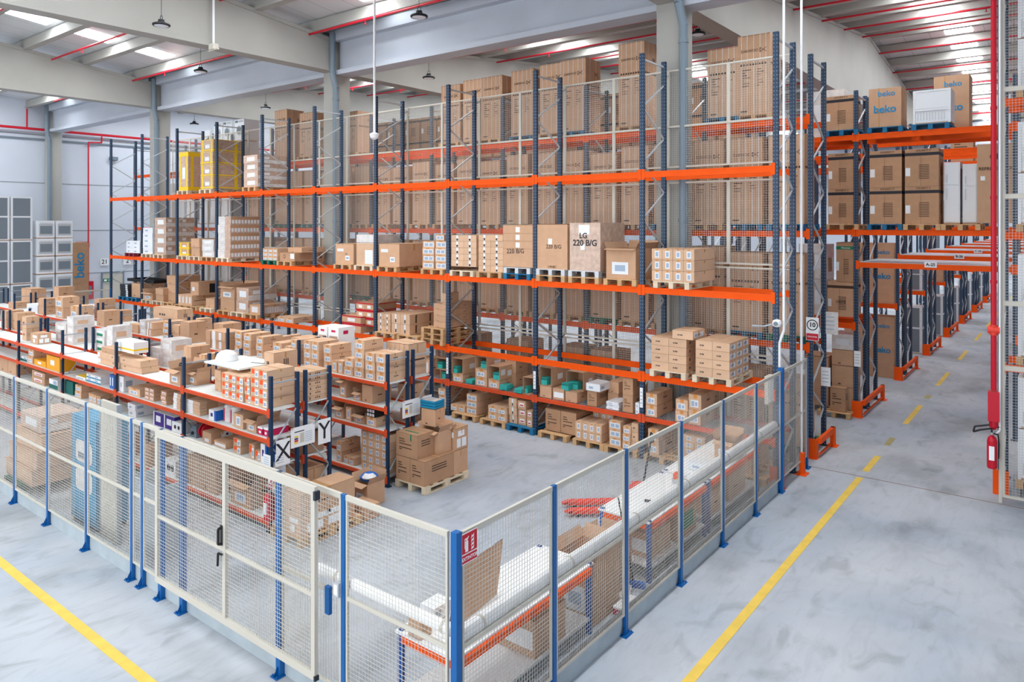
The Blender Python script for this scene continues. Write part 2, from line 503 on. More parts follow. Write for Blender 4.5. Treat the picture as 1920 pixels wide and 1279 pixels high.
def beam_mesh(L, h, mt, dep=.05, conn=True):
    def f():
        mb = MB().box(.0, L, -dep / 2, dep / 2, -h / 2, h / 2)
        mb.box(.0, L, -dep / 2 - .004, -dep / 2, h / 2 - .03, h / 2).box(.0, L, -dep / 2 - .004, -dep / 2, -h / 2, -h / 2 + .03)
        if conn:
            mb.box(-.045, .03, -dep / 2 - .008, -dep / 2 + .002, -h / 2 - .04, h / 2 + .05)
            mb.box(L - .03, L + .045, -dep / 2 - .008, -dep / 2 + .002, -h / 2 - .04, h / 2 + .05)
        return mb.mesh('beam', mt)
    return cached(('bm', L, h, mt, conn), f)
def rack(label, xr, nb, y0, y1, H, levels, pitch=2.8, frames=None, seg=.6):
    t = thing('pallet_rack', label, 'rack', (xr, y0, 0))
    dep = y1 - y0
    for k in range(nb + 1):
        if frames is not None and k not in frames: continue
        f = link('upright_frame', brace_mesh(H, dep, seg), t, (-pitch * k, 0, 0))
        for y in (.037, dep - .037): link('upright', upright_mesh(H), f, (0, y, 0))
    for z, b0, b1, hh, mt, deck in levels:
        for k in range(b0, b1):
            x = -pitch * (k + 1) + .05
            link('beam', beam_mesh(pitch - .10, hh, mt), t, (x, .02, z))
            link('beam', beam_mesh(pitch - .10, hh, mt, conn=False), t, (x, dep - .02, z))
            if deck:
                L = pitch - .12
                link('deck', cached(('dk', L, dep, deck), lambda: deck_panel(L, dep - .08, deck)), t, (x + .01, .04, z + hh / 2 - .012))
    return t
def deck_panel(L, d, mt):
    mb = MB()
    if mt == 'wire_deck':
        x = 0
        while x < L: mb.box(x, x + .006, 0, d, 0, .006); x += .06
        y = 0
        while y < d: mb.box(0, L, y, y + .006, .006, .012); y += .09
        return mb.mesh('deck', 'zinc')
    return mb.box(0, L, 0, d, 0, .025).mesh('deck', mt)
RX = -4.42
R1 = rack('front pallet rack standing behind the shelving, with mesh guard on its back', RX, 10, 13.74, 14.84, 8.58,
          [(6.0, 0, 10, .13, 'beam', None), (3.56, 0, 10, .13, 'beam', None), (1.73, 0, 10, .13, 'beam', None), (.84, 0, 5, .09, 'beam_small', 'wire_deck')])
R2 = rack('second pallet rack behind the mesh, holding tall refrigerator cartons', RX, 11, 16.0, 17.1, 8.58,
          [(z, 0, 11, .13, 'beam', None) for z in (2.32, 4.74, 7.19)])
Hr = 8.4
R3 = rack('front half of the first double rack beyond the cross aisle', RX, 10, 20.08, 21.18, Hr,
          [(z, 0, 10, .13, 'beam', None) for z in (2.32, 4.74, 7.19)])
R4 = rack('rear half of the first double rack beyond the cross aisle', RX, 4, 21.37, 22.47, Hr,
          [(z, 0, 4, .13, 'beam', None) for z in (2.32, 4.74, 7.19)])
ord_ = ['second', 'third', 'fourth', 'fifth', 'sixth', 'seventh', 'eighth']
YS = [25.65, 31.15, 36.65, 42.1, 47.9, 54.1, 60.0]
for i, Y in enumerate(YS):
    nb = 3 if i < 2 else 1
    for half, (a, c) in (('front', (0, 1.1)), ('rear', (1.29, 2.39))):
        rack('%s half of the %s double rack down the right aisle' % (half, ord_[i]), RX, nb, Y + a, Y + c, 8.4 if i < 3 else 7.6,
             [(z, 0, nb, .13, 'beam', None) for z in (2.32, 4.74, 7.19)])
# tunnel bridges over the aisle: beams at three heights with a grating deck at the lowest
XB = -1.05
def bridge(Y, label, zs=(3.91, 4.74, 7.19), sign=None):
    L = XB - RX - .10
    t = thing('aisle_bridge', label, 'rack bridge', (RX + .05, Y, 0))
    for k, z in enumerate(zs):
        for y in (.02, 1.08, 1.31, 2.35):
            link('beam', beam_mesh(L, .13 if k != 2 else .15, 'beam', conn=(y < .1)), t, (0, y, z))
        if z < 4:
            part('grating', MB().box(0, L, .04, 2.34, z + .045, z + .075), 'galv', t)
    if sign:
        pl = part('location_sign', MB().box(L * .5 - .13, L * .5 + .13, -.02, -.012, 3.91 - .01, 3.91 + .13), 'paper', t)
        text(sign, .1, 'ink', pl, (L * .5, -.022, 3.97), bold=.003)
    return t
bridge(20.08, 'nearest orange beam bridge over the right aisle, carrying cartons', sign='A-25')
for i, Y in enumerate(YS):
    bridge(Y, '%s orange beam bridge over the right aisle, counted from the front' % ord_[i], sign=['B-26', 'C-26'][i] if i < 2 else None,
           zs=(3.91, 4.74, 7.19) if i < 5 else (3.91,))
# right-hand rack behind mesh (only its left end shows)
RR = rack('rack at the right picture edge holding white appliances', XB + 2.8, 1, 16.0, 17.1, 9.6, [(z, 0, 1, .13, 'beam', None) for z in (2.32, 4.74, 7.19)])
for i, Y in enumerate([20.08] + YS[:5]):
    rack('%s rack right of the aisle, mostly hidden by the mesh' % (['first'] + ord_)[i], XB + 2.8, 1, Y, Y + 1.1, 8.4, [(z, 0, 1, .13, 'beam', None) for z in (2.3, 3.91, 4.74, 7.19)])
# rack end guards
def guard(y0, L, label):
    t = thing('rack_end_guard', label, 'guard', (RX + .02, y0, 0))
    part('corner_protector', MB().box(-.1, .13, -.09, -.07, 0, .42).box(.11, .13, -.09, .07, 0, .42).box(-.1, .15, -.12, .09, 0, .012), 'beam', t)
    if y0 > 15: part('rail', MB().box(.12, .19, .05, L, .30, .42).box(.14, .17, .05, L, .06, .10), 'beam', t)
    part('foot', MB().box(.11, .2, L - .12, L, 0, .42).box(.04, .26, L - .2, L + .06, 0, .012), 'beam', t)
guard(13.74, 1.15, 'orange low guard at the foot of the front rack, behind the fence end')
guard(16.0, 1.2, 'orange low guard at the foot of the second rack, by the aisle corner')
guard(20.08, 2.45, 'orange low guard on the first double rack along the right aisle')
for i, Y in enumerate(YS[:6]):
    guard(Y, 2.45, 'orange low guard on the %s double rack along the right aisle' % ord_[i])

# ---------------------------------------------------------------- wire mesh
def wire_panel(W, Hh, px=.05, pz=.04, r=.0022, frame=.02, mt=('wire', 'cream')):
    def f():
        mb = MB(); s = r
        i = 1
        while i * px < W:
            x = i * px; mb.box(x - s, x + s, -s, s, 0, Hh, 0); i += 1
        i = 1
        while i * pz < Hh:
            z = i * pz; mb.box(0, W, -s - .003, s - .003, z - s, z + s, 0); i += 1
        q = frame
        if q: mb.box(0, W, -q / 2, q / 2, 0, q, 1).box(0, W, -q / 2, q / 2, Hh - q, Hh, 1).box(0, q, -q / 2, q / 2, 0, Hh, 1).box(W - q, W, -q / 2, q / 2, 0, Hh, 1)
        return mb.mesh('mesh_panel', list(mt))
    return cached(('wp', round(W, 3), round(Hh, 3), px, pz, r, frame), f)
bg = thing('anti_fall_mesh', 'cream wire mesh guard covering the whole back of the front rack', 'mesh guard', (RX, 15.02, 0))
for k in range(10):
    if k == 9: continue
    for s in (0, 1):
        x = -2.8 * k - 1.4 * (s + 1)
        for z0, h_ in ((.15, 2.0), (2.2, 1.85), (4.1, 1.8), (6.22, 2.2)):
            link('mesh_panel', wire_panel(1.4, h_, .05, .05, .0017, .035), bg, (x, 0, z0))
        link('stiffener', cached('stif', lambda: MB().box(0, 1.4, -.04, -.015, 0, .04).mesh('stiffener', 'cream')), bg, (x, 0, 7.12))
    a = cached('arm', lambda: MB().bar((0, -.18, 0), (0, 0, .12), .03, .03).mesh('bracket', 'zinc'))
    for z in (2.1, 5.9, 8.2): link('bracket', a, bg, (-2.8 * k, 0, z))

# ---------------------------------------------------------------- low shelving
SX, SP, SH = -10.21, 2.755, 2.5
def shelving(label, y0, y1, nb, levels, zoff=0.0):
    t = thing('shelving_run', label, 'shelving', (SX, y0, 0))
    d = y1 - y0
    for k in range(nb + 1):
        f = link('upright_frame', brace_mesh(SH, d, .55, 'galv', .022), t, (-SP * k, 0, 0))
        for y in (.025, d - .025): link('upright', upright_mesh(SH, .06, .05, 'upright'), f, (0, y, 0))
    for z in levels:
        for k in range(nb):
            x = -SP * (k + 1) + .03
            b = link('beam', beam_mesh(SP - .06, .06, 'beam_small', .035), t, (x, .015, z - .03))
            link('beam', beam_mesh(SP - .06, .06, 'beam_small', .035), t, (x, d - .015, z - .03)).scale = (1, 1, 1)
            link('shelf_board', cached(('sb', d), lambda: MB().box(0, SP - .06, .0, d - .05, -.022, 0).mesh('shelf_board', 'board')), t, (x, .025, z + .006))
    return t
LV = (.16, 1.03, 1.47, 1.93)
NB = {'X': 7, 'Y': 7, 'V': 8, 'Z': 8}
ROW = {'X': (6.76, 7.31), 'Y': (7.42, 7.97), 'V': (9.27, 9.83), 'Z': (9.93, 10.5)}
shelving('low orange and blue shelving run with the X sign on its end', *ROW['X'], 7, LV)
shelving('low shelving run with the Y sign, back to back with the X run', *ROW['Y'], 7, LV)
shelving('low shelving run just behind the Y run, facing the fence', *ROW['V'], 8, LV)
shelving('low shelving run with the Z sign, nearest the tall racks', *ROW['Z'], 8, LV)
def sign_letter(ch, y, z, label):
    t = thing('aisle_sign', label, 'sign', (SX + .045, y, z))
    part('panel', MB().box(0, .006, -.13, .13, -.21, .21), 'paper', t)
    text(ch, .42, 'ink', t, (.0085, 0, 0), '+x')
sign_letter('X', 6.98, 1.24, 'white sign with a black X on the end of the shelving')
sign_letter('Y', 7.80, 1.40, 'white sign with a black Y on the end of the shelving')
sign_letter('Z', 10.3, 1.33, 'white sign with a black Z on the end of the shelving')
def info_board(y, z, label):
    t = thing('info_board', label, 'notice board', (SX + .05, y, z))
    part('panel', MB().box(0, .01, -.235, .235, -.16, .17), 'paper', t)
    p = MB()
    for i, k in enumerate((1, 2, 3, 1)):
        p.box(.01, .013, -.17, -.10, .0 - i * .033, .026 - i * .033, k - 1)
    p.box(.01, .013, -.17, .02, .085, .1, 3)
    for i in range(6): p.box(.01, .012, .04, .18, .05 - i * .03, .058 - i * .03, 4)
    p.box(.01, .012, -.06, .02, -.1, .06, 5)
    part('notice', p, ['yellow', 'violet', 'red', 'ink', 'label_print', 'cream'], t)
    part('corner_clip', MB().box(.01, .02, -.235, -.2, .15, .17).box(.01, .02, .2, .235, .15, .17), 'zinc', t)
info_board(7.36, 1.42, 'notice board with coloured key between the X and Y signs')
info_board(9.86, 1.38, 'notice board with coloured key left of the Z sign')

# ---------------------------------------------------------------- safety fence
FX, FY, FH = -4.27, 4.69, 2.24
def post(parent, x, y, w_=.06, d=.04, h=FH, mt='blue_post', rz=0):
    q = link('post', cached(('post', w_, d, h, mt), lambda: MB().box(-w_ / 2, w_ / 2, -d / 2, d / 2, 0, h).mesh('post', mt)), parent, (x, y, 0), rz)
    link('base_plate', cached('bp', lambda: base_plate()), q)
    return q
def base_plate():
    mb = MB().box(-.06, .06, -.09, .09, 0, .012)
    for s in (-1, 1):
        mb.face([(s * .0 - .004, s * .02, .012), (s * .0 - .004, s * .085, .012), (s * .0 - .004, s * .02, .13)]); mb.face([(.004, s * .02, .012), (.004, s * .02, .13), (.004, s * .085, .012)])
    for x, y in ((-.04, -.07), (.04, .07), (.04, -.07), (-.04, .07)): mb.tube((x, y, .012), (x, y, .03), .009, 6)
    return mb.mesh('base_plate', 'blue_post')
def fence_panel(parent, x, y, W, rz=0, full=True):
    p = link('panel', cached(('fp', round(W, 2)), lambda: MB().box(0, W, -.016, .016, FH - .05, FH).box(0, W, -.012, .012, 1.19, 1.23).box(0, W, -.012, .012, .24, .27).box(0, .025, -.012, .012, .24, FH).box(W - .025, W, -.012, .012, .24, FH).mesh('panel', 'cream')), parent, (x, y, 0), rz)
    link('wire_mesh', wire_panel(W - .05, .92, .043, .043, .0014, 0), p, (.025, 0, .27))
    link('wire_mesh', wire_panel(W - .05, .96, .043, .043, .0014, 0), p, (.025, 0, 1.23))
    return p
ff = thing('safety_fence', 'wire mesh fence with blue posts along the front, holding the gate', 'fence')
px_ = [-28.5, -27, -25.5, -24, -22.4, -20.9, -19.4, -17.88, -16.37, -14.86, -13.36, -11.86, -10.37, -10.06]
for x in px_: post(ff, x, FY)
for a, c in zip(px_, px_[1:]): fence_panel(ff, a + .035, FY, c - a - .07)
fence_panel(ff, -10.03, FY, .46)
for x in (-9.54, -8.98, -6.88): post(ff, x, FY, .08, .06)
post(ff, -5.79, FY)
fence_panel(ff, -6.84, FY, 1.01)
fence_panel(ff, -5.755, FY, 1.39)
part('gate_track', MB().box(-9.55, -6.8, FY - .02, FY + .02, FH - .05, FH), 'cream', ff)
fr = thing('safety_fence', 'wire mesh fence with blue posts along the right-hand aisle', 'fence', (FX, FY, 0))
post(fr, 0, 0, .07, .07, FH + .02)
yy = [0, 1.5, 3.03, 4.58, 6.09, 7.56]
for y in yy[1:]: post(fr, 0, y, .04, .06)
post(fr, 0, 8.89, .10, .09, 2.3); post(fr, 0, 10.55, .04, .06)
yy += [8.89, 10.55]
for a, c in zip(yy, yy[1:]):
    q = .07 if a == 0 else .04
    fence_panel(fr, 0, a + q, c - a - q - .04, pi / 2)
kb = MB().box(-28.5, FX - .06, FY + .03, FY + .06, 0, .2).box(-28.5, FX - .06, FY + .03, FY + .1, .19, .21)
tag(link('kerb_rail', kb.mesh('kerb_rail', 'kerb')), 'low grey steel kerb running along the foot of the front fence', 'kerb')
kb = MB().box(FX - .06, FX - .03, FY + .06, 13.5, 0, .22).box(FX - .1, FX - .03, FY + .06, 13.5, .21, .23)
tag(link('kerb_rail', kb.mesh('kerb_rail', 'kerb')), 'low grey steel kerb running along the foot of the right-hand fence', 'kerb')
# plastic cable conduits clipped to the inside of the fence
def conduit(p, q, label, r):
    t = thing('cable_duct', label, 'duct', p)
    q = Vector(q) - Vector(p)
    part('tube', MB().tube((0, 0, 0), q, r, 16), 'white', t)
    cl = MB(); L = q.length; i = 0.3
    while i < L: cl.tube(q * (i / L), q * ((i + .03) / L), r + .006, 12); i += 1.5
    part('clip', cl, 'cream', t)
conduit((FX - .08, 4.78, 1.26), (FX - .08, 13.45, 1.26), 'thick white round duct fixed inside the right-hand fence', .07)
conduit((-6.3, FY + .08, 1.32), (FX - .02, FY + .08, 1.32), 'thick white round duct fixed inside the front fence, right of the gate', .055)
sw = thing('door_sensor', 'small white switch box on the fence post right of the gate', 'switch', (-5.85, FY - .04, 1.28))
part('housing', MB().box(-.04, .04, -.02, .02, -.07, .07), 'zinc', sw)
part('button_face', MB().box(-.025, .025, -.025, -.02, -.05, .05), 'white', sw)

# sliding gate
gt = thing('sliding_gate', 'large cream framed wire mesh sliding gate with black handles', 'gate', (-9.33, 4.52, .36))
GW, GH = 3.31, 1.95
g = MB().box(0, GW, -.02, .02, GH - .09, GH).box(0, GW, -.02, .02, 0, .08).box(0, .06, -.02, .02, 0, GH).box(GW - .06, GW, -.02, .02, 0, GH).box(1.60, 1.66, -.02, .02, 0, GH)
g.box(.06, 1.6, -.015, .015, .83, .87).box(1.66, GW - .06, -.015, .015, .83, .87)
part('frame', g, 'cream', gt)
for x, W in ((.06, 1.54), (1.66, 1.59)):
    link('wire_mesh', wire_panel(W, .75, .043, .043, .0014, 0), gt, (x, 0, .08))
    link('wire_mesh', wire_panel(W, .99, .043, .043, .0014, 0), gt, (x, 0, .87))
hd = MB().path([(1.60, -.03, .92), (1.60, -.07, .93), (1.60, -.07, 1.10), (1.60, -.03, 1.11)], .016, 8).box(1.57, 1.61, -.03, -.02, .90, 1.13)
part('handle', hd, 'black', gt)
part('latch_lever', MB().path([(1.62, -.03, .80), (1.58, -.06, .82), (1.57, -.06, .67)], .013, 8), 'black', gt)
part('end_stop', MB().box(GW - .01, GW + .025, -.03, .03, GH - .13, GH - .04).box(GW - .01, GW + .015, -.025, .025, 0, .05), 'dark', gt)
part('counter_stop', MB().box(GW - .02, GW + .05, .12, .16, .62, .90), 'blue_post', gt)

# mesh cage at the right picture edge
cg = thing('end_mesh', 'tall cream wire mesh panel on the rack end at the right edge', 'mesh guard', (-1.0, 15.5, 0))
for z0, h_ in ((.1, 2.3), (2.4, 1.15), (3.55, 1.9), (5.45, 1.9), (7.35, 1.9), (9.25, 1.6)):
    link('mesh_panel', wire_panel(2.4, h_, .05, .05, .0017, .04), cg, (0, 0, z0))
part('post', MB().box(-.05, 0, -.03, .03, 0, 10.8), 'cream', cg)
def extinguisher_sign(loc, face, label, w_=.26):
    t = thing('extinguisher_sign', label, 'sign', loc, pi / 2 if face == '+x' else 0)
    pn = part('panel', MB().box(-w_ / 2, w_ / 2, -.003, .003, -.22, .22), 'paper', t)
    r_ = MB().box(-w_ / 2 + .01, w_ / 2 - .01, -.006, -.003, -.07, .21)
    r_.box(-w_ / 2 + .01, w_ / 2 - .01, -.006, -.003, -.205, -.09)
    part('red_field', r_, 'red', t)
    p = MB().box(-.095, -.035, -.009, -.006, -.05, .10).box(-.08, -.05, -.009, -.006, .1, .13).face([(-.05, -.009, .12), (-.02, -.009, .15), (-.03, -.009, .17), (-.06, -.009, .14)]).box(-.1, -.05, -.009, -.006, .13, .145).box(-.11, -.1, -.009, -.006, -.0, .14)
    for i in range(4):
        z = -.05 + i * .055
        p.face([(.02, -.009, z), (.085, -.009, z + .01), (.095, -.009, z + .06), (.06, -.009, z + .03), (.04, -.009, z + .05), (.035, -.009, z + .02)])
    part('pictogram', p, 'paper', t)
    text('EXTINTOR', .07, 'paper', t, (0, -.0085, -.148), bold=.001)
    return t
es = extinguisher_sign((FX + .03, 4.83, 2.09), '+x', 'red and white EXTINTOR sign on the fence corner post', .34)
es.scale = (.62, .62, .62)
# ---------------------------------------------------------------- cartons
SM = {   # style: body material
 'wrapyel': 'wrap_brown', 'wrapbrown': 'wrap_brown', 'wrapwhite': 'wrap', 'wrapgreen': 'wrap', 'wraprows': 'wrap_brown', 'wrapcloud': 'wrap', 'whitebox': 'white_app',
 'yellowtape': 'cardboard', 'hp': 'cardboard_dark', 'flatmix': 'cardboard_light', 'whiteblue': 'white', 'whiteblue2': 'white', 'magbox': 'magenta', 'violetbox': 'violet',
 'lensbox': 'white', 'yellowtop': 'white', 'bluebox': 'blue_box', 'yelbox': 'yellow_box', 'tealbox': 'white', 'darkteal': 'teal_dark', 'blackwhite': 'black',
 'pinkbox': 'white', 'whiteyel': 'white', 'darkstack': 'dark', 'tLG': 'wrap_brown', 'print': 'cardboard_dark', 'lab2': 'cardboard_light', 'fridge': 'cardboard',
 'midlab': 'cardboard_light', 'longlab': 'cardboard_light', 'dots': 'cardboard_light', 'dotlab': 'cardboard_light', 'dotcol': 'cardboard_light', 'slat': 'cardboard_light'}
LIGHTER = {'lab', 'vlab', 'org', 'orgn'}
def carton_parts(w, d, h, st):
    """body mesh plus label mesh for one carton; x 0..w, y 0..d (front at 0), z 0..h"""
    body = SM.get(st, 'cardboard_light' if st in LIGHTER else 'cardboard')
    mats = [body]
    def mi(m):
        if m not in mats: mats.append(m)
        return mats.index(m)
    B, L = MB(), MB(); lm = []
    def li(m):
        if m not in lm: lm.append(m)
        return lm.index(m)
    t = .002
    def fr(a, b, c, e, m, lab=False, q=t):
        X = (L if lab else B); X.box(a * w, b * w, -q, .0005, c * h, e * h, (li if lab else mi)(m))
    def rt(a, b, c, e, m, lab=False, q=t):
        X = (L if lab else B); X.box(w - .0005, w + q, a * d, b * d, c * h, e * h, (li if lab else mi)(m))
    def tp(a, b, c, e, m): B.box(a * w, b * w, c * d, e * d, h - .0005, h + t, mi(m))
    g = .006                       # wall thickness of open cartons
    if st in ('opentop',):
        B.box(0, w, 0, g, 0, h).box(0, w, d - g, d, 0, h).box(0, g, g, d - g, 0, h).box(w - g, w, g, d - g, 0, h).box(0, w, 0, d, 0, g)
        f = min(.16, d * .4, h * .6)
        B.face([(0, 0, h), (w, 0, h), (w, -f * .8, h - .03), (0, -f * .8, h - .03)])
        B.face([(0, d, h), (w, d, h), (w, d + f * .3, h + f), (0, d + f * .3, h + f)][::-1])
        B.face([(0, 0, h), (0, d, h), (-f * .35, d, h + f * .85), (-f * .35, 0, h + f * .85)])
        B.face([(w, 0, h), (w, d, h), (w + f * .4, d, h + f * .8), (w + f * .4, 0, h + f * .8)][::-1])
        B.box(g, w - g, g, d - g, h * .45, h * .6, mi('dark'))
        fr(.2, .75, .15, .55, 'label', True); fr(.3, .65, .25, .45, 'label_print', True, t * 1.6)
    elif st.startswith('openfront'):
        B.box(0, w, 0, d, 0, g).box(0, w, 0, d, h - g, h).box(0, g, 0, d, g, h - g).box(w - g, w, 0, d, g, h - g).box(0, w, d - g, d, 0, h)
        if st.endswith('2'):
            rt(.1, .35, .35, .75, 'label', True); rt(.5, .75, .2, .6, 'label', True)
        else: rt(.45, .8, .3, .6, 'label', True)
    else:
        B.box(0, w, 0, d, 0, h)
        if body.startswith('cardboard'):
            tp(0, 1, .47, .53, 'tape')
            fr(0, 1, .985, .999, 'seam', q=.0008); rt(0, 1, .985, .999, 'seam', q=.0008)
            rt(.47, .53, .7, 1, 'tape')
    if st in ('lab',):
        fr(.14, .78, .14, .62, 'label', True); fr(.2, .45, .2, .55, 'label_print', True, t * 1.6); fr(.52, .7, .24, .5, 'label_print', True, t * 1.6)
        fr(.38, .66, .74, .98, 'tape_orange')
        for a in (.42, .5, .58): rt(a, a + .04, .44, .58, 'ink')
    elif st == 'lab2':
        fr(.1, .92, .2, .8, 'label', True); fr(.16, .48, .28, .7, 'label_print', True, t * 1.6); fr(.56, .86, .28, .7, 'label_print', True, t * 1.6); fr(.3, .6, .86, .98, 'tape_orange')
    elif st == 'vlab':
        fr(.3, .72, .18, .8, 'label', True); fr(.38, .64, .28, .7, 'label_print', True, t * 1.6)
        fr(.4, .62, .88, .99, 'tape_orange')
    elif st in ('org', 'orgn'):
        fr(.1, .48, .42, .93, 'orange_label', True); fr(.52, .92, .1, .75, 'paper', True); fr(.58, .86, .2, .6, 'label_print', True, t * 1.6)
    elif st == 'midlab':
        fr(.4, .58, .05, .95, 'label', True); fr(.42, .56, .1, .45, 'print', True, t * 1.6)
        rt(.4, .5, .1, .9, 'print')
    elif st == 'redlab':
        fr(.2, .8, .3, .75, 'paper', True); fr(.28, .72, .4, .55, 'red', True, t * 1.6)
    elif st == 'bigwlab':
        fr(.08, .95, .2, .68, 'paper', True)
    elif st == 'striplab':
        fr(.08, .3, 0, 1, 'paper', True); fr(.55, .72, .1, .9, 'label', True)
    elif st == 'longlab':
        fr(.005, .06, .1, .85, 'label', True); fr(.35, .38, .5, .62, 'ink'); fr(.62, .65, .5, .62, 'ink')
    elif st in ('dots', 'dotlab', 'dotcol'):
        for a in (.26, .36, .44): fr(a, a + .055, .4, .55, 'ink')
        for a in (.42, .5, .58): rt(a, a + .035, .35, .65, 'ink')
        if st == 'dotlab':
            rt(.12, .42, .2, .75, 'label', True); rt(.16, .38, .3, .65, 'label_print', True, t * 1.6); rt(.55, .88, .2, .75, 'label', True)
        if st == 'dotcol': rt(.18, .22, .3, .7, 'print')
    elif st == 'print':
        for z in (.72, .62, .52, .36, .28): fr(.15, .15 + .6 * (.6 + .4 * sin(z * 40)), z, z + .035, 'print')
        for z in (.7, .6, .5): rt(.25, .75, z, z + .04, 'print')
    elif st == 'plain': rt(.3, .5, .4, .46, 'print'); fr(.3, .42, .1, .16, 'print')
    elif st == 'note':
        fr(.55, .78, .2, .42, 'paper', True); fr(.1, .45, .62, .76, 'label', True); fr(.59, .74, .26, .36, 'label_print', True, t * 1.6)
    elif st == 'notes3':
        fr(.3, .85, .55, .8, 'paper', True); fr(.35, .6, .1, .45, 'paper', True); rt(.1, .4, .1, .5, 'paper', True); rt(.5, .85, .1, .5, 'paper', True); rt(.2, .7, .6, .85, 'paper', True)
    elif st == 'hp':
        B.tube((w * .3, -.003, h * .55), (w * .3, .001, h * .55), h * .24, 16, mi('print')); B.tube((w * .3, -.004, h * .55), (w * .3, -.002, h * .55), h * .17, 16, 0)
        fr(.7, .96, .3, .9, 'label', True)
        B.tube((w - .001, d * .85, h * .5), (w + .003, d * .85, h * .5), h * .24, 16, mi('print'))
    elif st in ('wrapyel', 'yellowtape'):
        k = .12 if st == 'wrapyel' else .28
        for a in (0, 1 - k, ) if h > .6 else (.1, ): fr(0, 1, a, a + k * .8, 'yellow', q=.004); rt(0, 1, a, a + k * .8, 'yellow', q=.004)
        for a in (.1, .8): fr(a, a + .12, 0, 1, 'yellow', q=.003); rt(a * .9, a * .9 + .1, 0, 1, 'yellow', q=.003)
        fr(.35, .7, .3, .6, 'label', True)
        B.box(-.004, w + .004, -.004, d + .004, h - .012, h + .003, mi('yellow'))
    elif st == 'wrapbrown':
        rt(.0, 1, .0, .42, 'wrap', q=.004); fr(.25, .8, .25, .75, 'label', True)
        rt(.15, .4, .5, .8, 'label', True)
    elif st == 'wraprows':
        for i in range(9): rt(.04 + i * .107, .04 + i * .107 + .07, .15, .6, 'label', True)
        rt(0, 1, .62, .98, 'cardboard_dark', q=.001); fr(.0, .55, 0, 1, 'wrap', q=.003)
    elif st == 'wrapwhite': fr(.2, .8, .3, .7, 'label', True); rt(.2, .7, .2, .6, 'cardboard_light')
    elif st == 'wrapgreen': fr(.2, .8, .1, .45, 'green', True); fr(.2, .8, .55, .8, 'label', True)
    elif st == 'wrapcloud': fr(0, 1, .74, .75, 'seam'); fr(.5, .95, .05, .5, 'label', True); fr(0, 1, 0, .72, 'cardboard_light', q=.0015)
    elif st in ('t220a', 't220b', 'tLG'):
        if st == 't220a':
            for z in (.46, .64, .82): fr(.43, .57, z, z + .12, 'paper', True); fr(0, 1, z - .03, z - .026, 'seam')
        elif st == 't220b': fr(.37, .5, .55, .68, 'paper', True)
        else: fr(.3, .66, .76, .96, 'paper', True); fr(.36, .5, .44, .56, 'paper', True)
    elif st == 'slat': rt(.1, .9, .45, .5, 'print'); fr(.2, .6, .2, .8, 'label', True)
    elif st == 'slat2':
        for i in range(16): rt(.03 + i * .06, .06 + i * .06, .1, .75, 'label')
        fr(.2, .75, .2, .8, 'label', True)
    elif st == 'blackprint': rt(.45, .75, .15, .85, 'black'); fr(.2, .5, .3, .6, 'label', True)
    elif st.startswith('redtape'):
        for z in ((.0, .84) if st == 'redtape' else (.84,)): fr(0, 1, z, z + .16, 'red'); rt(0, 1, z, z + .1, 'red')
        fr(.3, .7, .3, .7, 'paper', True)
    elif st == 'whitebox': fr(.2, .5, .3, .6, 'label_print', True); rt(.1, .4, .3, .7, 'label_print', True)
    elif st == 'whiteyel': fr(0, 1, .25, .4, 'yellow'); rt(0, 1, .25, .4, 'yellow')
    elif st == 'whiteblue': fr(.75, 1, 0, 1, 'blue_box'); fr(.25, .55, .35, .7, 'violet', True); rt(0, 1, 0, 1, 'blue_box')
    elif st == 'whiteblue2': fr(0, 1, 0, .35, 'turquoise'); fr(.2, .6, .5, .85, 'label_print', True)
    elif st == 'magbox': fr(0, 1, .78, 1, 'white'); fr(.28, .7, .2, .5, 'paper', True); rt(0, 1, .8, 1, 'white'); tp(0, 1, 0, 1, 'white')
    elif st == 'violetbox': fr(.25, .7, .3, .75, 'label', True); rt(.15, .45, .35, .75, 'label', True); rt(.6, .85, .35, .75, 'label', True); tp(0, 1, 0, 1, 'white'); fr(0, .08, 0, 1, 'white')
    elif st == 'lensbox':
        for a in (.32, .68): B.tube((w * a, -.003, h * .5), (w * a, .001, h * .5), min(w, h) * .2, 14, mi('dark'))
    elif st == 'picbox':
        rt(.45, .95, .35, .9, 'paper', True); L.tube((w - .001, d * .7, h * .62), (w + .005, d * .7, h * .62), h * .12, 12, li('ink')); fr(.25, .75, .1, .4, 'label', True)
    elif st == 'yelbox': fr(.3, .6, .35, .7, 'paper', True)
    elif st == 'yellowtop': tp(0, 1, 0, 1, 'yellow'); fr(.1, .8, .1, .5, 'label_print', True)
    elif st == 'bluebox': fr(.15, .5, .2, .8, 'paper', True)
    elif st == 'tealbox': fr(0, 1, 0, .45, 'teal_dark'); fr(.5, .9, .5, .9, 'label_print', True)
    elif st == 'flatmix': fr(0, .5, 0, 1, 'white'); rt(.3, .8, 0, 1, 'cardboard_dark')
    elif st == 'blackwhite':
        for a in (.06, .38, .7): fr(a, a + .24, .15, .85, 'paper', True)
    elif st == 'pinkbox': fr(.3, .7, .72, .84, 'magenta', True); fr(.1, .9, .05, .5, 'wrap_brown'); rt(.3, .6, .6, .8, 'magenta')
    elif st == 'darkstack': fr(.7, .95, .1, .9, 'label', True)
    return B, mats, L, lm
def carton_mesh(w, d, h, st):
    k = ('c', round(w, 3), round(d, 3), round(h, 3), st)
    if k not in CACHE:
        B, m, L, lm = carton_parts(w, d, h, st)
        CACHE[k] = (B.mesh('carton_body', m), L.mesh('label', lm) if lm else None)
    return CACHE[k]
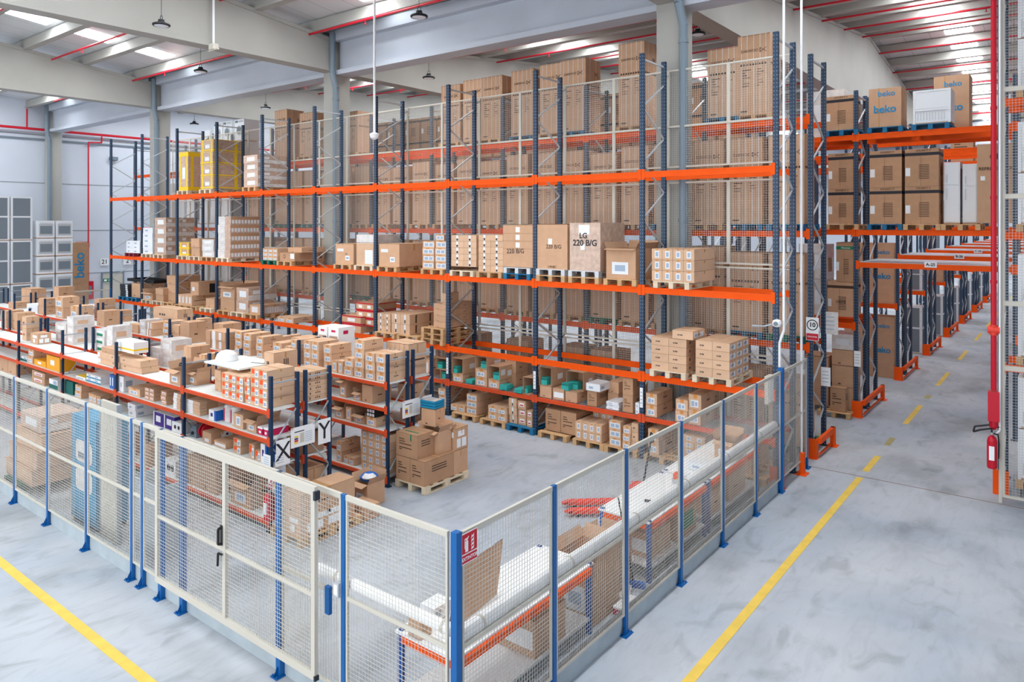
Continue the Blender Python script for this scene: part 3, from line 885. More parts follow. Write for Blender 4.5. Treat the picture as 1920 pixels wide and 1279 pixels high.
NAMES = {'wrapyel': ('wrapped_load', 'wrapped box'), 'wrapbrown': ('wrapped_load', 'wrapped box'), 'wraprows': ('wrapped_load', 'wrapped box'), 'wrapwhite': ('wrapped_load', 'wrapped box'),
         'wrapgreen': ('wrapped_load', 'wrapped box'), 'wrapcloud': ('wrapped_load', 'wrapped box'), 'tLG': ('wrapped_load', 'wrapped box'),
         'opentop': ('open_carton', 'open carton'), 'openfront': ('open_carton', 'open carton'), 'openfront2': ('open_carton', 'open carton'),
         'lab': ('labelled_carton', 'carton'), 'lab2': ('labelled_carton', 'carton'), 'vlab': ('labelled_carton', 'carton'), 'org': ('labelled_carton', 'carton'), 'dotlab': ('labelled_carton', 'carton')}
for q in ('whitebox', 'whiteblue', 'whiteblue2', 'magbox', 'violetbox', 'lensbox', 'yellowtop', 'bluebox', 'yelbox', 'tealbox', 'darkteal', 'blackwhite', 'pinkbox', 'whiteyel', 'darkstack'):
    NAMES[q] = ('product_box', 'box')
LAY = {1: [''], 2: ['bottom', 'top'], 3: ['bottom', 'middle', 'top'], 4: ['bottom', 'second-up', 'third-up', 'top'], 5: ['bottom', 'second-up', 'middle', 'fourth-up', 'top'], 6: ['bottom', 'second-up', 'third-up', 'fourth-up', 'fifth-up', 'top']}
COL = {1: [''], 2: ['left', 'right'], 3: ['left', 'centre', 'right'], 4: ['far left', 'centre left', 'centre right', 'far right'], 5: ['first', 'second', 'third', 'fourth', 'fifth']}
DEP = {1: [''], 2: ['front', 'rear'], 3: ['front', 'mid-depth', 'rear']}
rng = random.Random(7)
TOPS = {}
def stack(idn, x0, x1, y, zb, n, h, c, dn, dep, st, desc, where):
    w, d = (x1 - x0) / c, dep / dn
    gap = .006
    me, lab = carton_mesh(w - gap, d - gap, h - .002, st)
    nm, cat = NAMES.get(st, ('carton', 'carton'))
    tot = n * c * dn
    for k in range(n):
        for i in range(c):
            for j in range(dn):
                if not (j == 0 or i == c - 1 or k == n - 1): continue
                pos = ' '.join(p for p in (LAY[n][k], COL[c][i], DEP[dn][j]) if p)
                jx, jy, jr = rng.uniform(-.004, .004), rng.uniform(-.012, .012), rng.uniform(-.006, .006)
                if c * dn > 1: jx = 0; jr = 0; jy *= .4
                if st == 'opentop' and k < n - 1: me_, lab_ = carton_mesh(w - gap, d - gap, h - .002, 'plain')
                else: me_, lab_ = me, lab
                o = link(nm if me_ is me else 'carton', me_, None, (x0 + w * i + gap / 2 + jx, y + d * j + gap / 2 + jy, zb + h * k + .001), jr)
                lbl = desc + (', ' + pos if tot > 1 else '') + ', ' + where
                tag(o, fit(lbl), cat, ('cartons: ' + desc + ' ' + idn_group(where)) if tot > 1 else None)
                if lab_: link('label', lab_, o)
    return w, d
def idn_group(w_): return '(' + w_ + ')'
def fit(s):
    t = s.split()
    while len(t) > 16:
        for q in ('the', 'a', 'of', 'and', 'with', 'on'):
            if q in t[2:]:
                del t[2 + t[2:].index(q)]; break
        else: t = t[:16]
    return ' '.join(t).strip(' ,')

STACKS = [
 ('A1', -26.63, -25.96, 13.76, 6.210, 1, 1.447, 1, 1, 1.10, 'wrapyel', 'tall load strapped with yellow tape', 'beside the taller yellow load, on the top beam'),
 ('A2', -25.09, -24.22, 13.76, 6.210, 4, 0.447, 1, 1, 1.15, 'wrapyel', 'yellow-taped wrapped box', 'second bay, top beam of the front rack'),
 ('A3', -22.29, -21.46, 13.76, 6.210, 4, 0.267, 1, 1, 1.15, 'wrapbrown', 'wrapped layer of brown and white boxes', 'single load right of the yellow ones, top beam'),
 ('B1', -30.96, -29.79, 13.76, 3.770, 3, 0.164, 2, 1, 0.60, 'whitebox', 'small white box', 'on the red pallet, leftmost bay, middle beam'),
 ('B2', -29.52, -28.72, 13.76, 3.770, 5, 0.208, 1, 1, 0.80, 'whitebox', 'white box', 'narrow white stack, second bay from left, middle beam'),
 ('B3', -28.54, -27.65, 13.76, 3.770, 4, 0.360, 1, 2, 1.15, 'wrapbrown', 'plastic-wrapped carton layer', 'tall wrapped stack, second bay from left, middle beam'),
 ('B4', -26.63, -25.89, 13.76, 3.770, 2, 0.246, 1, 1, 0.90, 'yellowtape', 'brown box with bright yellow tape', 'third bay from left, middle beam'),
 ('B5', -25.77, -25.17, 13.76, 3.770, 2, 0.330, 1, 1, 1.00, 'plain', 'plain brown carton', 'between the yellow-taped and wrapped stacks, middle beam'),
 ('B6', -24.98, -24.19, 13.76, 3.770, 3, 0.211, 1, 1, 1.10, 'wrapwhite', 'cling-wrapped pale box', 'third bay from left, middle beam'),
 ('B7', -23.90, -23.11, 13.76, 3.770, 5, 0.290, 1, 1, 1.15, 'wraprows', 'wide wrapped carton with white-printed side', 'tall wrapped pallet, fourth bay from left, middle beam'),
 ('B8', -21.16, -20.34, 13.76, 3.770, 3, 0.129, 3, 1, 0.90, 'lab', 'small carton with white end label', 'on the green pallet, middle beam'),
 ('B9', -20.20, -19.40, 13.76, 3.770, 1, 0.271, 1, 1, 1.15, 'hp', 'low brown carton with a round black mark', 'right of the green pallet, middle beam'),
 ('B9b', -20.04, -19.30, 13.95, 4.045, 1, 0.164, 1, 1, 0.90, 'plain', 'flat brown carton lying on top of the round-mark carton', 'middle beam'),
 ('B10', -17.40, -16.57, 13.76, 3.770, 1, 0.607, 1, 1, 0.75, 'note', 'square brown carton with small white notes', 'sixth bay from left, middle beam'),
 ('B11', -16.43, -15.69, 13.76, 3.770, 1, 0.884, 1, 1, 1.15, 'wrapcloud', 'large cream carton draped in cling film', 'left of the post, middle beam'),
 ('B12', -15.49, -14.66, 13.76, 3.770, 1, 0.640, 1, 1, 1.15, 'note', 'large brown carton with one white label', 'seventh bay from left, middle beam'),
 ('B13', -13.75, -13.32, 13.76, 3.770, 4, 0.184, 1, 1, 1.10, 'lab2', 'carton with blue-white twin label', 'left column of the labelled stacks, middle beam'),
 ('B14', -13.28, -12.88, 13.76, 3.770, 4, 0.186, 1, 1, 1.10, 'lab2', 'carton with blue-white twin label', 'right column of the labelled stacks, middle beam'),
 ('B14b', -13.28, -12.97, 13.76, 4.517, 1, 0.163, 1, 1, 0.60, 'lab2', 'single small carton crowning the right labelled column', 'middle beam'),
 ('B15', -12.71, -11.85, 13.76, 3.870, 5, 0.161, 2, 1, 1.05, 'midlab', 'flat brown carton with a dark central label', 'eighth bay from left, middle beam'),
 ('B16', -11.78, -10.99, 13.76, 3.770, 6, 0.154, 2, 1, 1.05, 'midlab', 'brown carton', 'tight six-layer stack left of the tall 220 carton, middle beam'),
 ('B17', -10.98, -10.08, 13.76, 3.920, 1, 1.027, 1, 1, 1.10, 't220a', 'tall brown carton with handwritten 220 B/G', 'on the blue pallet, middle beam'),
 ('B18', -9.96, -9.11, 13.76, 3.900, 1, 1.060, 1, 1, 1.10, 't220b', 'tall plain carton with faint 220 B/G writing', 'ninth bay from left, middle beam'),
 ('B19', -9.05, -8.24, 13.76, 3.900, 1, 1.084, 1, 1, 1.10, 'tLG', 'cling-wrapped tall carton handwritten 220 B/G', 'ninth bay from left, middle beam'),
 ('B20', -8.10, -7.37, 13.76, 3.770, 1, 0.659, 1, 1, 1.00, 'opentop', 'big open carton with flaps up', 'beside the wrapped handwritten carton, middle beam'),
 ('B21', -6.96, -6.02, 13.70, 3.770, 3, 0.225, 4, 1, 1.05, 'vlab', 'small carton with upright white label', 'on the pale pallet, rightmost bay, middle beam'),
 ('C1', -31.54, -30.81, 13.76, 1.940, 6, 0.085, 1, 1, 0.70, 'darkstack', 'flat blue-grey packed item', 'pile on the blue pallet, low beam'),
 ('C2', -30.79, -30.04, 13.90, 1.940, 1, 0.586, 1, 1, 1.00, 'plain', 'brown carton beside the dark pile', 'leftmost bay, low beam'),
 ('C3', -29.52, -28.72, 13.76, 1.940, 1, 0.278, 1, 1, 0.60, 'opentop', 'small open carton', 'second bay from left, low beam'),
 ('C4', -28.46, -27.86, 13.76, 1.940, 2, 0.250, 1, 1, 0.80, 'plain', 'light brown carton', 'right of the small open carton, low beam'),
 ('C5', -27.95, -27.16, 13.95, 1.940, 3, 0.339, 1, 1, 0.95, 'plain', 'large brown carton', 'tall stack behind the post, low beam'),
 ('C6', -26.63, -25.62, 13.72, 1.940, 1, 0.377, 4, 1, 0.95, 'slat', 'narrow carton standing on end', 'row of four, third bay from left, low beam'),
 ('C7', -25.98, -25.41, 13.85, 2.321, 1, 0.486, 1, 1, 0.95, 'blackprint', 'carton with a big black square print', 'on the row of narrow cartons, low beam'),
 ('C8', -24.73, -24.15, 13.76, 1.940, 1, 0.341, 1, 1, 0.60, 'plain', 'small brown carton by the post', 'third bay from left, low beam'),
 ('C9', -23.73, -22.84, 13.76, 1.940, 2, 0.412, 1, 1, 0.90, 'opentop', 'open brown carton', 'fourth bay from left, low beam'),
 ('C10', -22.74, -22.00, 13.76, 1.940, 2, 0.418, 1, 1, 1.10, 'wrapbrown', 'film-wrapped carton', 'left of the long white-striped carton, low beam'),
 ('C10b', -21.93, -21.28, 13.76, 1.940, 1, 0.307, 1, 1, 1.10, 'slat2', 'long low carton with a white striped side', 'fourth bay from left, low beam'),
 ('C11', -20.34, -19.48, 13.76, 1.800, 1, 0.172, 2, 1, 0.90, 'lab', 'low carton with white end label', 'directly on the low beam, fifth bay from left'),
 ('C12', -17.02, -16.19, 13.70, 1.800, 1, 0.239, 1, 1, 0.80, 'redtape0', 'long carton with red and white tape', 'below post, low beam'),
 ('C12b', -17.05, -16.21, 13.72, 2.043, 1, 0.241, 1, 1, 0.80, 'redtape', 'narrow carton edged with red tape', 'upper of two, sixth bay from left, low beam'),
 ('C13', -16.62, -15.87, 13.90, 2.000, 3, 0.222, 2, 1, 0.90, 'redtape', 'carton sealed with red and white tape', 'stack in the sixth bay from left, low beam'),
 ('C14', -15.51, -14.98, 13.74, 1.940, 3, 0.170, 2, 1, 1.00, 'midlab', 'small brown carton', 'left block on the pallet in the seventh bay, low beam'),
 ('C15', -14.94, -14.22, 13.74, 1.940, 2, 0.273, 2, 2, 1.10, 'midlab', 'brown carton', 'right block on the pallet in the seventh bay, low beam'),
 ('C16', -13.32, -12.88, 13.74, 2.240, 4, 0.157, 1, 2, 1.10, 'plain', 'light brown carton', 'tall stack standing on the pile of pallets, low beam'),
 ('C16b', -13.01, -12.88, 13.74, 2.871, 1, 0.285, 1, 1, 0.50, 'plain', 'single small carton crowning the tall stack over the pallet pile', 'low beam'),
 ('C17', -6.95, -6.17, 13.66, 1.940, 4, 0.169, 2, 3, 1.05, 'dots', 'carton with two small black marks', 'left block on pallet, rightmost bay, low beam'),
 ('C17b', -6.48, -6.03, 13.66, 2.621, 1, 0.176, 1, 1, 0.60, 'dotlab', 'single carton sitting on top of the left marked block', 'low beam'),
 ('C18', -5.95, -5.25, 13.60, 1.940, 4, 0.176, 2, 3, 1.05, 'dotlab', 'carton with black marks and white end label', 'right block on pallet, rightmost bay, low beam'),
 ('D1', -13.12, -12.88, 13.78, 0.900, 1, 0.239, 1, 1, 0.50, 'openfront', 'open-fronted carton', 'left of the first post, small shelf'),
 ('D1b', -13.28, -12.88, 13.78, 1.143, 1, 0.293, 1, 1, 0.50, 'openfront', 'open-fronted carton, upper one left of the first post', 'small shelf'),
 ('D2', -12.67, -12.32, 13.78, 0.900, 1, 0.191, 1, 1, 0.60, 'lab', 'carton with white label', 'under the open carton right of the first post, small shelf'),
 ('D2b', -12.71, -12.32, 13.78, 1.095, 1, 0.405, 1, 1, 0.60, 'openfront', 'open-fronted carton', 'above the labelled one right of the first post, small shelf'),
 ('D4', -11.90, -11.52, 13.78, 0.900, 2, 0.213, 1, 1, 0.70, 'lab', 'carton with white label', 'under the open carton at bay centre, small shelf'),
 ('D4b', -11.90, -11.52, 13.78, 1.329, 1, 0.303, 1, 1, 0.70, 'openfront', 'open-fronted carton', 'topmost of three, bay centre, small shelf'),
 ('D5', -11.48, -11.13, 13.78, 0.900, 1, 0.199, 1, 1, 0.65, 'lab', 'carton with white label', 'under the open carton with two stickers, small shelf'),
 ('D5b', -11.50, -11.13, 13.78, 1.103, 1, 0.338, 1, 1, 0.65, 'openfront2', 'open-fronted carton with two white stickers on its side', 'small shelf'),
 ('D5c', -11.34, -11.00, 14.30, 0.900, 2, 0.312, 1, 1, 0.50, 'plain', 'tall brown carton', 'behind the sticker carton, small shelf'),
 ('D7', -10.40, -10.09, 13.78, 0.900, 1, 0.403, 1, 1, 0.60, 'openfront', 'open-fronted carton', 'just left of the second post, small shelf'),
 ('D8', -9.90, -9.57, 13.78, 0.900, 1, 0.271, 1, 1, 0.60, 'plain', 'brown carton', 'under the teal-filled carton right of the second post'),
 ('D8b', -9.92, -9.57, 13.78, 1.175, 1, 0.431, 1, 1, 0.60, 'openfront', 'open-fronted carton', 'right of the second post, small shelf'),
 ('D9', -9.52, -9.21, 13.78, 0.900, 1, 0.260, 1, 1, 0.60, 'bigwlab', 'brown carton with a wide white label', 'between teal-filled cartons, small shelf'),
 ('D10', -9.18, -8.86, 13.78, 0.900, 1, 0.236, 1, 1, 0.60, 'plain', 'brown carton', 'below the overflowing teal carton, small shelf'),
 ('D10b', -9.26, -8.80, 13.95, 1.140, 1, 0.429, 1, 1, 0.50, 'openfront', 'open-fronted carton overflowing with teal boxes', 'small shelf'),
 ('D11', -8.59, -8.34, 13.78, 0.900, 1, 0.339, 1, 1, 0.60, 'print', 'brown carton', 'below the flat white box, small shelf'),
 ('D11b', -8.61, -8.25, 13.74, 1.243, 1, 0.163, 1, 1, 0.50, 'whitebox', 'flat white box with blue corner', 'on a brown carton, small shelf'),
 ('D12', -8.30, -8.03, 14.20, 0.900, 2, 0.254, 1, 1, 0.60, 'plain', 'brown carton', 'set back behind the white boxes, small shelf'),
 ('D13', -8.10, -7.79, 13.78, 0.900, 3, 0.056, 1, 1, 0.50, 'whitebox', 'thin white box', 'pile of three on the small shelf'),
 ('D14', -7.70, -7.45, 13.78, 0.900, 2, 0.370, 1, 1, 0.70, 'print', 'tall brown carton', 'left of the third post, small shelf'),
 ('D15', -7.39, -7.28, 13.78, 0.900, 2, 0.121, 1, 1, 0.40, 'whitebox', 'small white box', 'hard against the third post, small shelf'),
 ('D16', -7.14, -6.88, 13.78, 0.900, 2, 0.245, 1, 1, 0.75, 'lab', 'carton with white end label', 'right of the third post, small shelf'),
 ('D17', -6.46, -6.19, 13.78, 0.900, 2, 0.234, 1, 1, 0.70, 'lab', 'carton with white end label', 'middle of the rightmost bay, small shelf'),
 ('D18', -6.18, -5.91, 13.78, 0.900, 2, 0.304, 1, 1, 0.70, 'lab', 'carton with white end label', 'right of the middle pair, rightmost bay, small shelf'),
 ('F1', -13.14, -12.88, 13.74, 0.150, 3, 0.169, 1, 1, 0.90, 'lab', 'carton with white label', 'floor pallet left of the first post'),
 ('F2', -12.71, -12.21, 13.74, 0.150, 1, 0.159, 2, 1, 1.00, 'lab', 'low carton with white label', 'floor pallet right of the first post'),
 ('F3', -12.16, -11.82, 13.74, 0.150, 3, 0.167, 1, 1, 1.05, 'lab2', 'carton with wide white label', 'three-high stack on a floor pallet'),
 ('F4', -11.42, -10.83, 13.70, 0.150, 2, 0.167, 2, 1, 1.00, 'lab', 'square carton with white label', 'two-by-two block on a floor pallet'),
 ('F5', -10.79, -10.55, 13.74, 0.150, 3, 0.201, 1, 1, 1.00, 'midlab', 'narrow carton', 'left stack on the blue floor pallet'),
 ('F5b', -10.52, -10.28, 13.74, 0.150, 3, 0.193, 1, 1, 1.00, 'redlab', 'carton with red and white label', 'middle stack on the blue floor pallet'),
 ('F5c', -10.23, -10.08, 13.72, 0.150, 2, 0.198, 1, 1, 1.00, 'redlab', 'carton with red and white label', 'right stack on the blue floor pallet'),
 ('F6', -9.75, -8.90, 13.80, 0.150, 1, 0.509, 2, 1, 0.80, 'print', 'big square carton', 'pair on the floor pallet right of the second post'),
 ('F7', -8.83, -8.15, 13.66, 0.150, 2, 0.193, 4, 1, 1.00, 'vlab', 'carton with white label', 'long low block on a floor pallet'),
 ('F7b', -8.73, -8.19, 14.25, 0.150, 3, 0.164, 3, 1, 0.45, 'vlab', 'carton with white label', 'rear row behind the long low block'),
 ('F8', -7.96, -7.67, 13.66, 0.150, 3, 0.182, 1, 1, 1.00, 'lab2', 'carton with wide white label', 'three-high stack by the fence top, floor pallet'),
 ('F9', -7.63, -7.44, 13.66, 0.150, 3, 0.160, 1, 1, 0.90, 'lab', 'small carton with white label', 'narrow stack, floor level by the third post'),
 ('F10', -7.44, -7.28, 13.70, 0.150, 3, 0.188, 1, 1, 1.00, 'dots', 'brown carton with small black marks', 'floor level left of the third post'),
 ('F11', -7.05, -6.81, 13.70, 0.150, 2, 0.260, 1, 1, 1.00, 'lab', 'carton with white label', 'floor level right of the third post'),
 ('F12', -6.27, -5.80, 13.72, 0.150, 4, 0.133, 2, 1, 1.00, 'vlab', 'carton with white label', 'seen through the fence, rightmost bay floor'),
 ('F13', -5.32, -4.86, 13.72, 0.150, 3, 0.159, 2, 1, 1.00, 'plain', 'brown carton', 'rightmost floor pallet, seen through the fence'),
 ('X1', -11.76, -11.08, 6.83, 1.940, 3, 0.141, 3, 1, 0.50, 'org', 'carton with orange square and white label', 'left block of orange-marked cartons on the X shelving'),
 ('X2', -11.03, -10.87, 6.83, 1.940, 3, 0.149, 1, 1, 0.50, 'orgn', 'narrow carton with orange corner label', 'between the two orange-marked blocks on the X shelving'),
 ('X3', -10.86, -10.38, 6.83, 1.940, 4, 0.154, 2, 1, 0.53, 'org', 'carton with orange square and white label', 'taller right block at the end of the X shelving'),
 ('X4', -12.30, -12.09, 7.00, 1.940, 2, 0.191, 1, 1, 0.30, 'plain', 'plain brown carton', 'left of the orange-marked block, X shelving top'),
 ('X5', -13.56, -13.16, 6.81, 1.940, 1, 0.268, 1, 1, 0.45, 'opentop', 'open carton with one white side', 'left of the second post, X shelving top'),
 ('X6', -13.29, -12.92, 7.00, 1.940, 1, 0.239, 1, 1, 0.28, 'opentop', 'open tan carton with grey sheets', 'right of the second post, X shelving top'),
 ('X7', -16.75, -14.76, 6.84, 1.940, 2, 0.130, 1, 1, 0.36, 'longlab', 'very long flat brown carton', 'pair lying along the edge of the X shelving'),
 ('X7b', -16.61, -15.95, 6.86, 2.203, 1, 0.101, 1, 1, 0.30, 'plain', 'small flat brown carton', 'on top of the very long cartons, X shelving'),
 ('X7c', -15.90, -15.13, 6.86, 2.300, 1, 0.229, 1, 1, 0.30, 'whiteyel', 'white box with a yellow stripe', 'on the very long cartons, X shelving'),
 ('X8', -20.94, -20.45, 6.95, 1.940, 1, 0.261, 1, 1, 0.30, 'notes3', 'square carton covered with white labels', 'alone on the fourth bay of the X shelving top'),
 ('X9', -21.68, -21.38, 7.00, 1.940, 2, 0.304, 1, 1, 0.30, 'dots', 'large brown carton', 'left of the fourth post, X shelving top'),
 ('Y1', -11.48, -11.19, 7.49, 1.940, 2, 0.363, 1, 1, 0.50, 'dots', 'large tan carton with small black prints', 'Y shelving top, behind the orange-marked cartons'),
 ('Y2', -10.82, -10.26, 7.49, 1.940, 6, 0.083, 1, 1, 0.50, 'dotcol', 'flat tan carton with black prints', 'six-high pile at the end of the Y shelving'),
 ('Y3', -15.36, -14.90, 7.54, 1.940, 2, 0.287, 1, 1, 0.45, 'wrapwhite', 'cling-wrapped carton', 'pale wrapped pair in the third bay, Y shelving top'),
 ('Y4', -15.75, -15.28, 7.49, 1.940, 1, 0.371, 1, 1, 0.40, 'wrapwhite', 'short wrapped bundle', 'beside the wrapped pair, Y shelving top'),
 ('Y5', -14.36, -14.07, 7.51, 1.940, 2, 0.263, 2, 1, 0.42, 'plain', 'tall tan carton', 'right of the wrapped pair, Y shelving top'),
 ('Y6', -13.74, -13.53, 7.51, 1.940, 1, 0.428, 1, 1, 0.42, 'lab', 'tan carton with white label', 'left of the flat white board, Y shelving top'),
 ('Y7', -20.85, -20.17, 7.49, 1.940, 2, 0.237, 1, 1, 0.45, 'wrapwhite', 'white wrapped box', 'leftmost of the shrink-wrapped group, Y shelving top'),
 ('Y8', -20.11, -19.72, 7.49, 1.940, 3, 0.228, 1, 1, 0.50, 'wrapwhite', 'tall white wrapped bundle', 'centre of the shrink-wrapped group, Y shelving top'),
 ('Y9', -18.49, -17.97, 7.49, 1.940, 3, 0.172, 1, 1, 0.50, 'wrapgreen', 'wrapped white box with green print', 'right part of the shrink-wrapped group, Y shelving top'),
 ('Y10', -17.88, -17.58, 7.49, 1.940, 2, 0.317, 1, 1, 0.45, 'wrapwhite', 'wrapped box with clear film', 'rightmost of the shrink-wrapped group, Y shelving top'),
 ('Y11', -23.98, -23.56, 7.49, 1.940, 2, 0.243, 1, 1, 0.45, 'plain', 'wide brown carton', 'fifth bay of the Y shelving top'),
 ('Y12', -24.84, -24.40, 7.49, 1.940, 2, 0.242, 1, 1, 0.45, 'plain', 'brown carton at the left picture edge', 'Y shelving top'),
 ('V1', -10.59, -10.30, 9.34, 1.940, 3, 0.177, 1, 1, 0.50, 'lab', 'carton with white end label', 'first stack at the shelf end, row between Y and Z'),
 ('V2', -10.90, -10.62, 9.34, 1.940, 3, 0.173, 1, 1, 0.50, 'lab', 'carton with white end label', 'second stack from the shelf end, row between Y and Z'),
 ('V3', -11.23, -10.94, 9.34, 1.940, 4, 0.183, 1, 1, 0.50, 'lab', 'carton with white end label', 'tallest stack, third from the shelf end'),
 ('V4', -11.54, -11.26, 9.34, 1.940, 2, 0.170, 1, 1, 0.50, 'lab', 'carton with white end label', 'fourth stack from the shelf end'),
 ('V5', -11.72, -11.57, 9.34, 1.940, 1, 0.259, 1, 1, 0.45, 'vlab', 'upright narrow carton with tall label', 'right of a pair on the labelled shelf'),
 ('V5b', -11.93, -11.76, 9.34, 1.940, 1, 0.247, 1, 1, 0.45, 'vlab', 'upright narrow carton with tall label', 'left of a pair on the labelled shelf'),
 ('V6', -12.20, -11.94, 9.34, 1.940, 3, 0.179, 1, 1, 0.52, 'lab', 'carton with white end label', 'stack left of the narrow upright cartons'),
 ('V7', -12.87, -12.36, 9.34, 1.940, 3, 0.187, 2, 1, 0.52, 'lab', 'carton with white end label', 'double stack right of the second post'),
 ('V8', -13.30, -13.11, 9.34, 1.940, 3, 0.175, 1, 1, 0.52, 'lab', 'carton with white end label', 'stack just left of the second post'),
 ('V9', -13.53, -13.32, 9.34, 1.940, 1, 0.363, 1, 1, 0.40, 'lab', 'low carton with white end label', 'between two labelled stacks, second bay'),
 ('V10', -13.99, -13.65, 9.34, 1.940, 2, 0.202, 1, 1, 0.52, 'lab', 'carton with wide white label', 'second bay, right part'),
 ('V11', -14.34, -14.07, 9.34, 1.940, 1, 0.139, 1, 1, 0.40, 'lab', 'single low labelled carton', 'second bay centre'),
 ('V12', -14.63, -14.36, 9.34, 1.940, 3, 0.156, 1, 1, 0.52, 'lab', 'carton with white end label', 'stack with clean top, second bay'),
 ('V13', -15.15, -14.84, 9.34, 1.940, 3, 0.164, 1, 1, 0.52, 'lab', 'carton with white end label', 'middle stack of the second bay'),
 ('V14', -15.51, -15.22, 9.34, 1.940, 3, 0.170, 1, 1, 0.52, 'lab', 'carton with white end label', 'stack right of the third post'),
 ('V15', -16.54, -15.90, 9.34, 1.940, 2, 0.215, 1, 1, 0.50, 'striplab', 'large carton with a white vertical strip', 'left of the third post, labelled shelf'),
 ('V16', -16.81, -16.59, 9.34, 1.940, 1, 0.412, 1, 1, 0.50, 'plain', 'tall narrow brown carton', 'left of the white-stripped cartons'),
 ('V17', -18.02, -17.55, 9.34, 1.940, 1, 0.530, 1, 1, 0.45, 'plain', 'tall tan carton by the fourth post', 'labelled shelf, third bay'),
 ('V18', -18.46, -18.08, 9.34, 1.940, 2, 0.204, 1, 1, 0.45, 'plain', 'brown carton', 'third bay, right of the fourth post'),
 ('V19', -18.94, -18.60, 9.34, 1.940, 3, 0.154, 1, 1, 0.45, 'lab', 'small labelled carton', 'left of the fourth post, labelled shelf'),
 ('V20', -19.82, -19.49, 9.34, 1.940, 2, 0.180, 1, 1, 0.52, 'striplab', 'carton with twin white strips', 'fourth bay of the labelled shelf'),
 ('V21', -20.22, -19.88, 9.34, 1.940, 2, 0.200, 1, 1, 0.50, 'wrapwhite', 'wrapped carton', 'fourth bay, beside the white-stripped pair'),
 ('V22', -20.82, -20.31, 9.34, 1.940, 1, 0.239, 1, 1, 0.50, 'plain', 'low brown carton', 'right of the fifth post, labelled shelf'),
 ('V23', -22.91, -22.41, 9.34, 1.940, 1, 0.454, 1, 1, 0.45, 'plain', 'low tan carton', 'fifth bay of the labelled shelf'),
 ('V24', -24.83, -24.27, 9.34, 1.940, 1, 0.463, 1, 1, 0.45, 'lab', 'tan labelled carton', 'sixth bay of the labelled shelf'),
 ('V25', -26.00, -25.40, 9.34, 1.940, 2, 0.337, 1, 1, 0.50, 'lab', 'tall tan carton', 'right of the seventh post, labelled shelf'),
 ('V26', -27.43, -26.97, 9.34, 1.940, 2, 0.263, 2, 1, 0.50, 'plain', 'square tan carton', 'seventh bay of the labelled shelf'),
 ('V27', -30.27, -29.80, 9.34, 1.940, 1, 0.213, 1, 1, 0.50, 'plain', 'brown carton near the left picture edge', 'labelled shelf'),
 ('V28', -28.48, -27.52, 9.34, 1.940, 1, 0.276, 1, 1, 0.50, 'whitebox', 'white box', 'seventh bay of the labelled shelf'),
 ('Z1', -11.03, -10.38, 10.00, 1.940, 1, 0.634, 5, 1, 0.50, 'slat', 'slim tan carton standing on edge', 'row of five on the Z shelving end'),
 ('Z2', -14.76, -14.59, 10.00, 1.940, 3, 0.127, 1, 1, 0.52, 'lab', 'carton with white end label', 'Z shelving, left of the tall stack'),
 ('Z3', -14.26, -13.86, 10.00, 1.940, 2, 0.202, 1, 1, 0.52, 'plain', 'wide brown carton', 'Z shelving, second bay'),
 ('Z4', -17.60, -17.14, 10.00, 1.940, 2, 0.226, 2, 1, 0.52, 'plain', 'long tan carton', 'Z shelving, third bay'),
 ('Z5', -20.74, -20.19, 10.00, 1.940, 1, 0.296, 1, 1, 0.50, 'plain', 'low tan carton', 'under the long carton, Z shelving'),
 ('Z5b', -20.81, -19.44, 10.00, 2.240, 1, 0.354, 1, 1, 0.45, 'dots', 'long tan carton', 'lying across the lower ones, Z shelving fourth bay'),
 ('Z6', -18.62, -18.34, 10.00, 1.940, 3, 0.162, 1, 1, 0.40, 'lab', 'small labelled carton', 'Z shelving, right of the double posts'),
 ('Z7', -23.65, -23.21, 10.00, 1.940, 2, 0.167, 1, 1, 0.50, 'plain', 'wide tan carton', 'Z shelving fifth bay'),
 ('Z8', -24.72, -24.37, 10.00, 1.940, 2, 0.312, 1, 1, 0.50, 'plain', 'tan carton', 'Z shelving sixth bay'),
 ('Z9', -28.02, -27.56, 10.00, 1.940, 2, 0.421, 1, 1, 0.50, 'plain', 'large brown carton', 'Z shelving seventh bay'),
 ('Z10', -31.02, -30.08, 10.00, 1.940, 1, 0.634, 2, 1, 0.50, 'plain', 'big square tan carton', 'Z shelving eighth bay'),
 ('Z11', -25.82, -25.16, 10.00, 1.940, 1, 0.355, 1, 1, 0.50, 'whitebox', 'white box', 'Z shelving sixth bay'),
 ('Z12', -13.27, -12.95, 10.00, 1.940, 2, 0.378, 1, 1, 0.45, 'pinkbox', 'white bag-like box with pink print', 'left of a pair on the Z shelving'),
 ('Z12b', -12.90, -12.55, 10.00, 1.940, 2, 0.383, 1, 1, 0.45, 'pinkbox', 'white bag-like box with pink print', 'right of a pair on the Z shelving'),
 ('M1', -12.98, -12.49, 6.83, 1.480, 4, 0.060, 1, 1, 0.45, 'flatmix', 'flat brown and white parcel', 'untidy pile right of the second post, second shelf'),
 ('M2', -12.17, -11.93, 6.83, 1.480, 1, 0.178, 1, 1, 0.40, 'whiteblue', 'white box with a blue spine', 'second shelf of the X shelving'),
 ('M4', -11.39, -11.09, 6.83, 1.480, 1, 0.243, 1, 1, 0.50, 'vlab', 'upright brown carton with tall white label', 'second shelf of the X shelving'),
 ('M5', -11.00, -10.71, 6.83, 1.480, 1, 0.198, 1, 1, 0.45, 'opentop', 'open carton with a folded-out flap', 'second shelf near the X sign'),
 ('M6', -10.67, -10.53, 6.83, 1.480, 1, 0.127, 1, 1, 0.40, 'magbox', 'magenta and white box', 'left of a pair beside the X sign'),
 ('M6b', -10.50, -10.38, 6.83, 1.480, 1, 0.137, 1, 1, 0.40, 'magbox', 'magenta and white box', 'right of a pair beside the X sign'),
